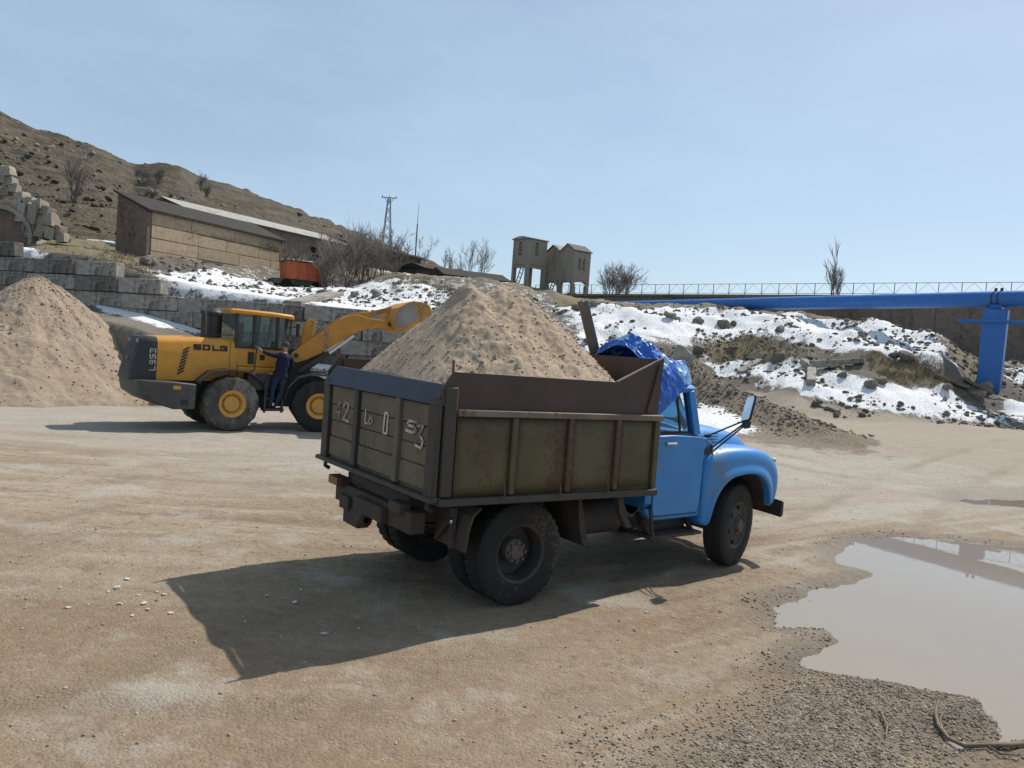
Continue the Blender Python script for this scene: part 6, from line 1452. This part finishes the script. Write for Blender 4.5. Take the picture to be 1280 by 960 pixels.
# bucket: curved shell with side plates, raised and rolled back
bp_ = [(5.66, 4.22), (5.42, 4.14), (5.20, 3.98), (5.09, 3.72), (5.12, 3.46), (5.28, 3.28), (5.55, 3.22), (6.55, 3.38)]
th_ = .05
bk = MB(); inner = [(x+.06, z+.03) for x, z in bp_]
bk.prism(bp_+inner[::-1], -1.42, 1.42, 'y'); bko = bk.build('bucket', M_yeld, ldr, smooth=30)
for s2 in (-1, 1):
    mb = MB(); mb.prism(bp_+[(6.35, 3.75), (6.15, 4.14), (5.90, 4.22)], s2*1.425, s2*1.465, 'y'); sp2 = mb.build('side_plate', M_yeld, bko, bevel=.008, seg=1)
    mb = MB(); mb.prism([(5.10, 3.70), (5.14, 3.44), (5.35, 3.36), (5.80, 3.70), (5.66, 4.18), (5.42, 4.08), (5.22, 3.92)], s2*1.466, s2*1.478, 'y'); mb.build('wear_plate', M_worn, sp2)
for k in range(8):
    y = -1.3+k*2.6/7; MB().box(6.48, 6.80, y-.06, y+.06, 3.40, 3.46).build('bucket_tooth', M_worn, bko)
for y in (-.56, .56, -.10, .10):
    mb = MB(); mb.prism([(5.0, 3.36), (5.30, 3.28), (5.22, 3.6), (5.02, 3.56)], y-.03, y+.03, 'y'); mb.build('bucket_lug', M_yeld, bko)

# the machine is articulated: everything ahead of the joint swings to the right
ART = Matrix.Translation((1.5, 0, 0)) @ Matrix.Rotation(radians(-20), 4, 'Z') @ Matrix.Translation((-1.5, 0, 0))
for o in list(ldr.children):
    nm = o.name.split('.')[0]
    if nm in ('front_frame', 'front_tower', 'front_axle', 'front_fender', 'lift_arm', 'arm_tube', 'pivot_pin', 'bell_crank', 'bucket_link', 'tilt_bracket', 'tilt_ram', 'lift_ram', 'hoses', 'bucket') or (nm == 'wheel' and o.location.x > 2):
        loc, rot, _ = (ART @ Matrix.Translation(o.location) @ o.rotation_euler.to_matrix().to_4x4()).decompose(); o.location = loc; o.rotation_euler = rot.to_euler()
# =================================================================== MAN ON THE LOADER STEPS
M_jacket = paint('navy_jacket', (.013, .017, .038), (.018, .023, .048), .85, scale=8, bmp=.4, bscale=12, spec=.15)
M_jeans = paint('blue_trousers', (.018, .030, .062), (.026, .040, .076), .9, scale=8, bmp=.4, bscale=14, spec=.15)
M_skin = paint('skin', (.32, .185, .125), (.28, .16, .105), .6, bmp=0)
M_shoe = paint('dark_shoe', (.03, .027, .025), rough=.7, bmp=0)
M_cap = paint('dark_cap', (.045, .042, .04), (.06, .055, .05), .9, bmp=.3)
# joints in a frame where the man faces +y (into the loader), feet at z=0
V_ = []; E_ = []; R_ = []
def jn(p, r, par=None):
    V_.append(Vector(p)); R_.append(r if isinstance(r, tuple) else (r, r)); i = len(V_)-1
    if par is not None: E_.append((par, i))
    return i
pel = jn((0, 0, .98), (.18, .14)); wst = jn((.01, .01, 1.14), (.185, .145), pel); che = jn((.02, .02, 1.34), (.215, .155), wst); shl = jn((.03, .03, 1.50), (.16, .115), che); nek = jn((.04, .05, 1.585), .058, shl); h1 = jn((.045, .075, 1.66), (.075, .085), nek); h2 = jn((.05, .085, 1.76), (.082, .10), h1); h3 = jn((.05, .08, 1.84), (.055, .065), h2)
nose = jn((.05, .185, 1.715), .014, h2)
def leg(s, kx, ky, ax, ay):
    a = jn((s*.09, 0, .90), .105, pel); b = jn((s*.10+kx*.5, ky*.5, .70), .088, a); k = jn((s*.10+kx, ky, .50), .066, b); c = jn((s*.10+kx*.6+ax*.4, ky*.4+ay*.4, .32), .062, k); f = jn((s*.10+ax, ay, .09), .045, c); t = jn((s*.11+ax, ay+.10, .04), .042, f); jn((s*.12+ax, ay+.19, .032), .036, t)
leg(-1, -.01, .05, -.02, .0); leg(1, .02, .03, -.10, -.03)
def hand(par, p, d, side, s=1.0):
    d = Vector(d).normalized(); w = jn(Vector(p), .03, par); u = Vector((0, 0, 1)) if abs(d.z) < .8 else Vector((0, 1, 0)); sd = d.cross(u).normalized(); up = sd.cross(d)
    pm = jn(Vector(p)+d*.055, (.042, .022), w)
    for k, ln in enumerate((.065, .078, .072, .055)):
        o = (k-1.5)*.020; b = jn(Vector(p)+d*.095+up*o, .0095, pm); m_ = jn(Vector(p)+d*(.095+ln*.5)+up*o+sd*side*.012, .0085, b); jn(Vector(p)+d*(.095+ln*.8)+up*o+sd*side*.034, .007, m_)
    t0 = jn(Vector(p)+d*.045+up*.036+sd*side*.012, .0105, pm); jn(Vector(p)+d*.085+up*.052+sd*side*.026, .0085, t0)
# left arm out to the handrail, right arm down and forward
a = jn((-.22, .03, 1.45), .074, shl); b = jn((-.38, .08, 1.46), .064, a); c = jn((-.52, .13, 1.50), .050, b); hand(c, (-.60, .16, 1.53), (-.8, .3, .35), 1)
a = jn((.27, .03, 1.44), .074, shl); b = jn((.32, .05, 1.25), .064, a); c = jn((.29, .14, 1.08), .050, b); hand(c, (.26, .21, 1.0), (-.1, .7, -.5), -1)
me = bpy.data.meshes.new('person'); me.from_pydata(V_, E_, []); tmp = bpy.data.objects.new('person_tmp', me); COL.objects.link(tmp)
sk = tmp.modifiers.new('Skin', 'SKIN'); sk.use_smooth_shade = True
sv_ = me.skin_vertices[0].data
for i, r in enumerate(R_): sv_[i].radius = r
sv_[0].use_root = True
sb = tmp.modifiers.new('Sub', 'SUBSURF'); sb.levels = 2; sb.render_levels = 2
dg = bpy.context.evaluated_depsgraph_get(); me2 = bpy.data.meshes.new_from_object(tmp.evaluated_get(dg)); bpy.data.objects.remove(tmp)
me2.name = 'person'
me2.materials.clear()
for m_ in (M_jacket, M_jeans, M_skin, M_shoe): me2.materials.append(m_)
for p in me2.polygons:
    z = p.center.z; x = p.center.x; y = p.center.y
    if z > 1.575 and abs(x-.04) < .16: k = 2
    elif z < .10: k = 3
    elif z < .93 and x < .24: k = 1
    elif (x < -.565) or (z < 1.03 and x > .2 and y > .15): k = 2
    else: k = 0
    p.material_index = k; p.use_smooth = True
per = bpy.data.objects.new('person', me2); COL.objects.link(per)
Lm = Matrix.Translation((LX, LY, LZ)) @ Matrix.Rotation(LYAW, 4, 'Z')
per.matrix_world = Lm @ Matrix.Translation((1.24, -1.28, .68)) @ Matrix.Rotation(radians(7), 4, 'Y') @ Matrix.Scale(1.07, 4)
tag(per, 'person in navy jacket and blue trousers standing on the loader steps, back to camera', 'person')
mb = MB(); mb.lathe([(.088, -.04), (.094, 0), (.090, .05), (.06, .10), (0, .115)], 20, (.05, .075, 1.785), 'z'); mb.build('cap', M_cap, per, smooth=60)
mb = MB(); mb.prism([(-.07+.05, .15), (.12, .15), (.10, .245), (.05, .262), (.0, .245)], 1.765, 1.778, 'z'); mb.build('cap_peak', M_cap, per, bevel=.004)
for s2, x_ in ((-1, -.036), (1, .136)): mb = MB(); mb.lathe([(0, 0), (.022, .004), (.028, .012), (0, .02)], 10, (x_-.008, .08, 1.715), 'x'); mb.build('ear', M_skin, per, smooth=60)
mb = MB()
for x_ in (.02, .08): mb.lathe([(0, -.012), (.011, 0), (0, .012)], 8, (x_, .165, 1.735), 'y')
mb.build('eyes', M_white, per, smooth=60)
MB().box(.025, .075, .150, .172, 1.662, 1.672).build('mouth', M_rust, per)
for z_, (w1, w2) in ((.955, (.19, .152)),):
    mb = MB(); mb.loft([[(w1*1.09*cos(2*pi*i/20), w2*1.12*sin(2*pi*i/20), z_+dz) for i in range(20)] for dz in (-.06, .0, .07)]); mb.build('jacket_hem', M_jacket, per, smooth=60)
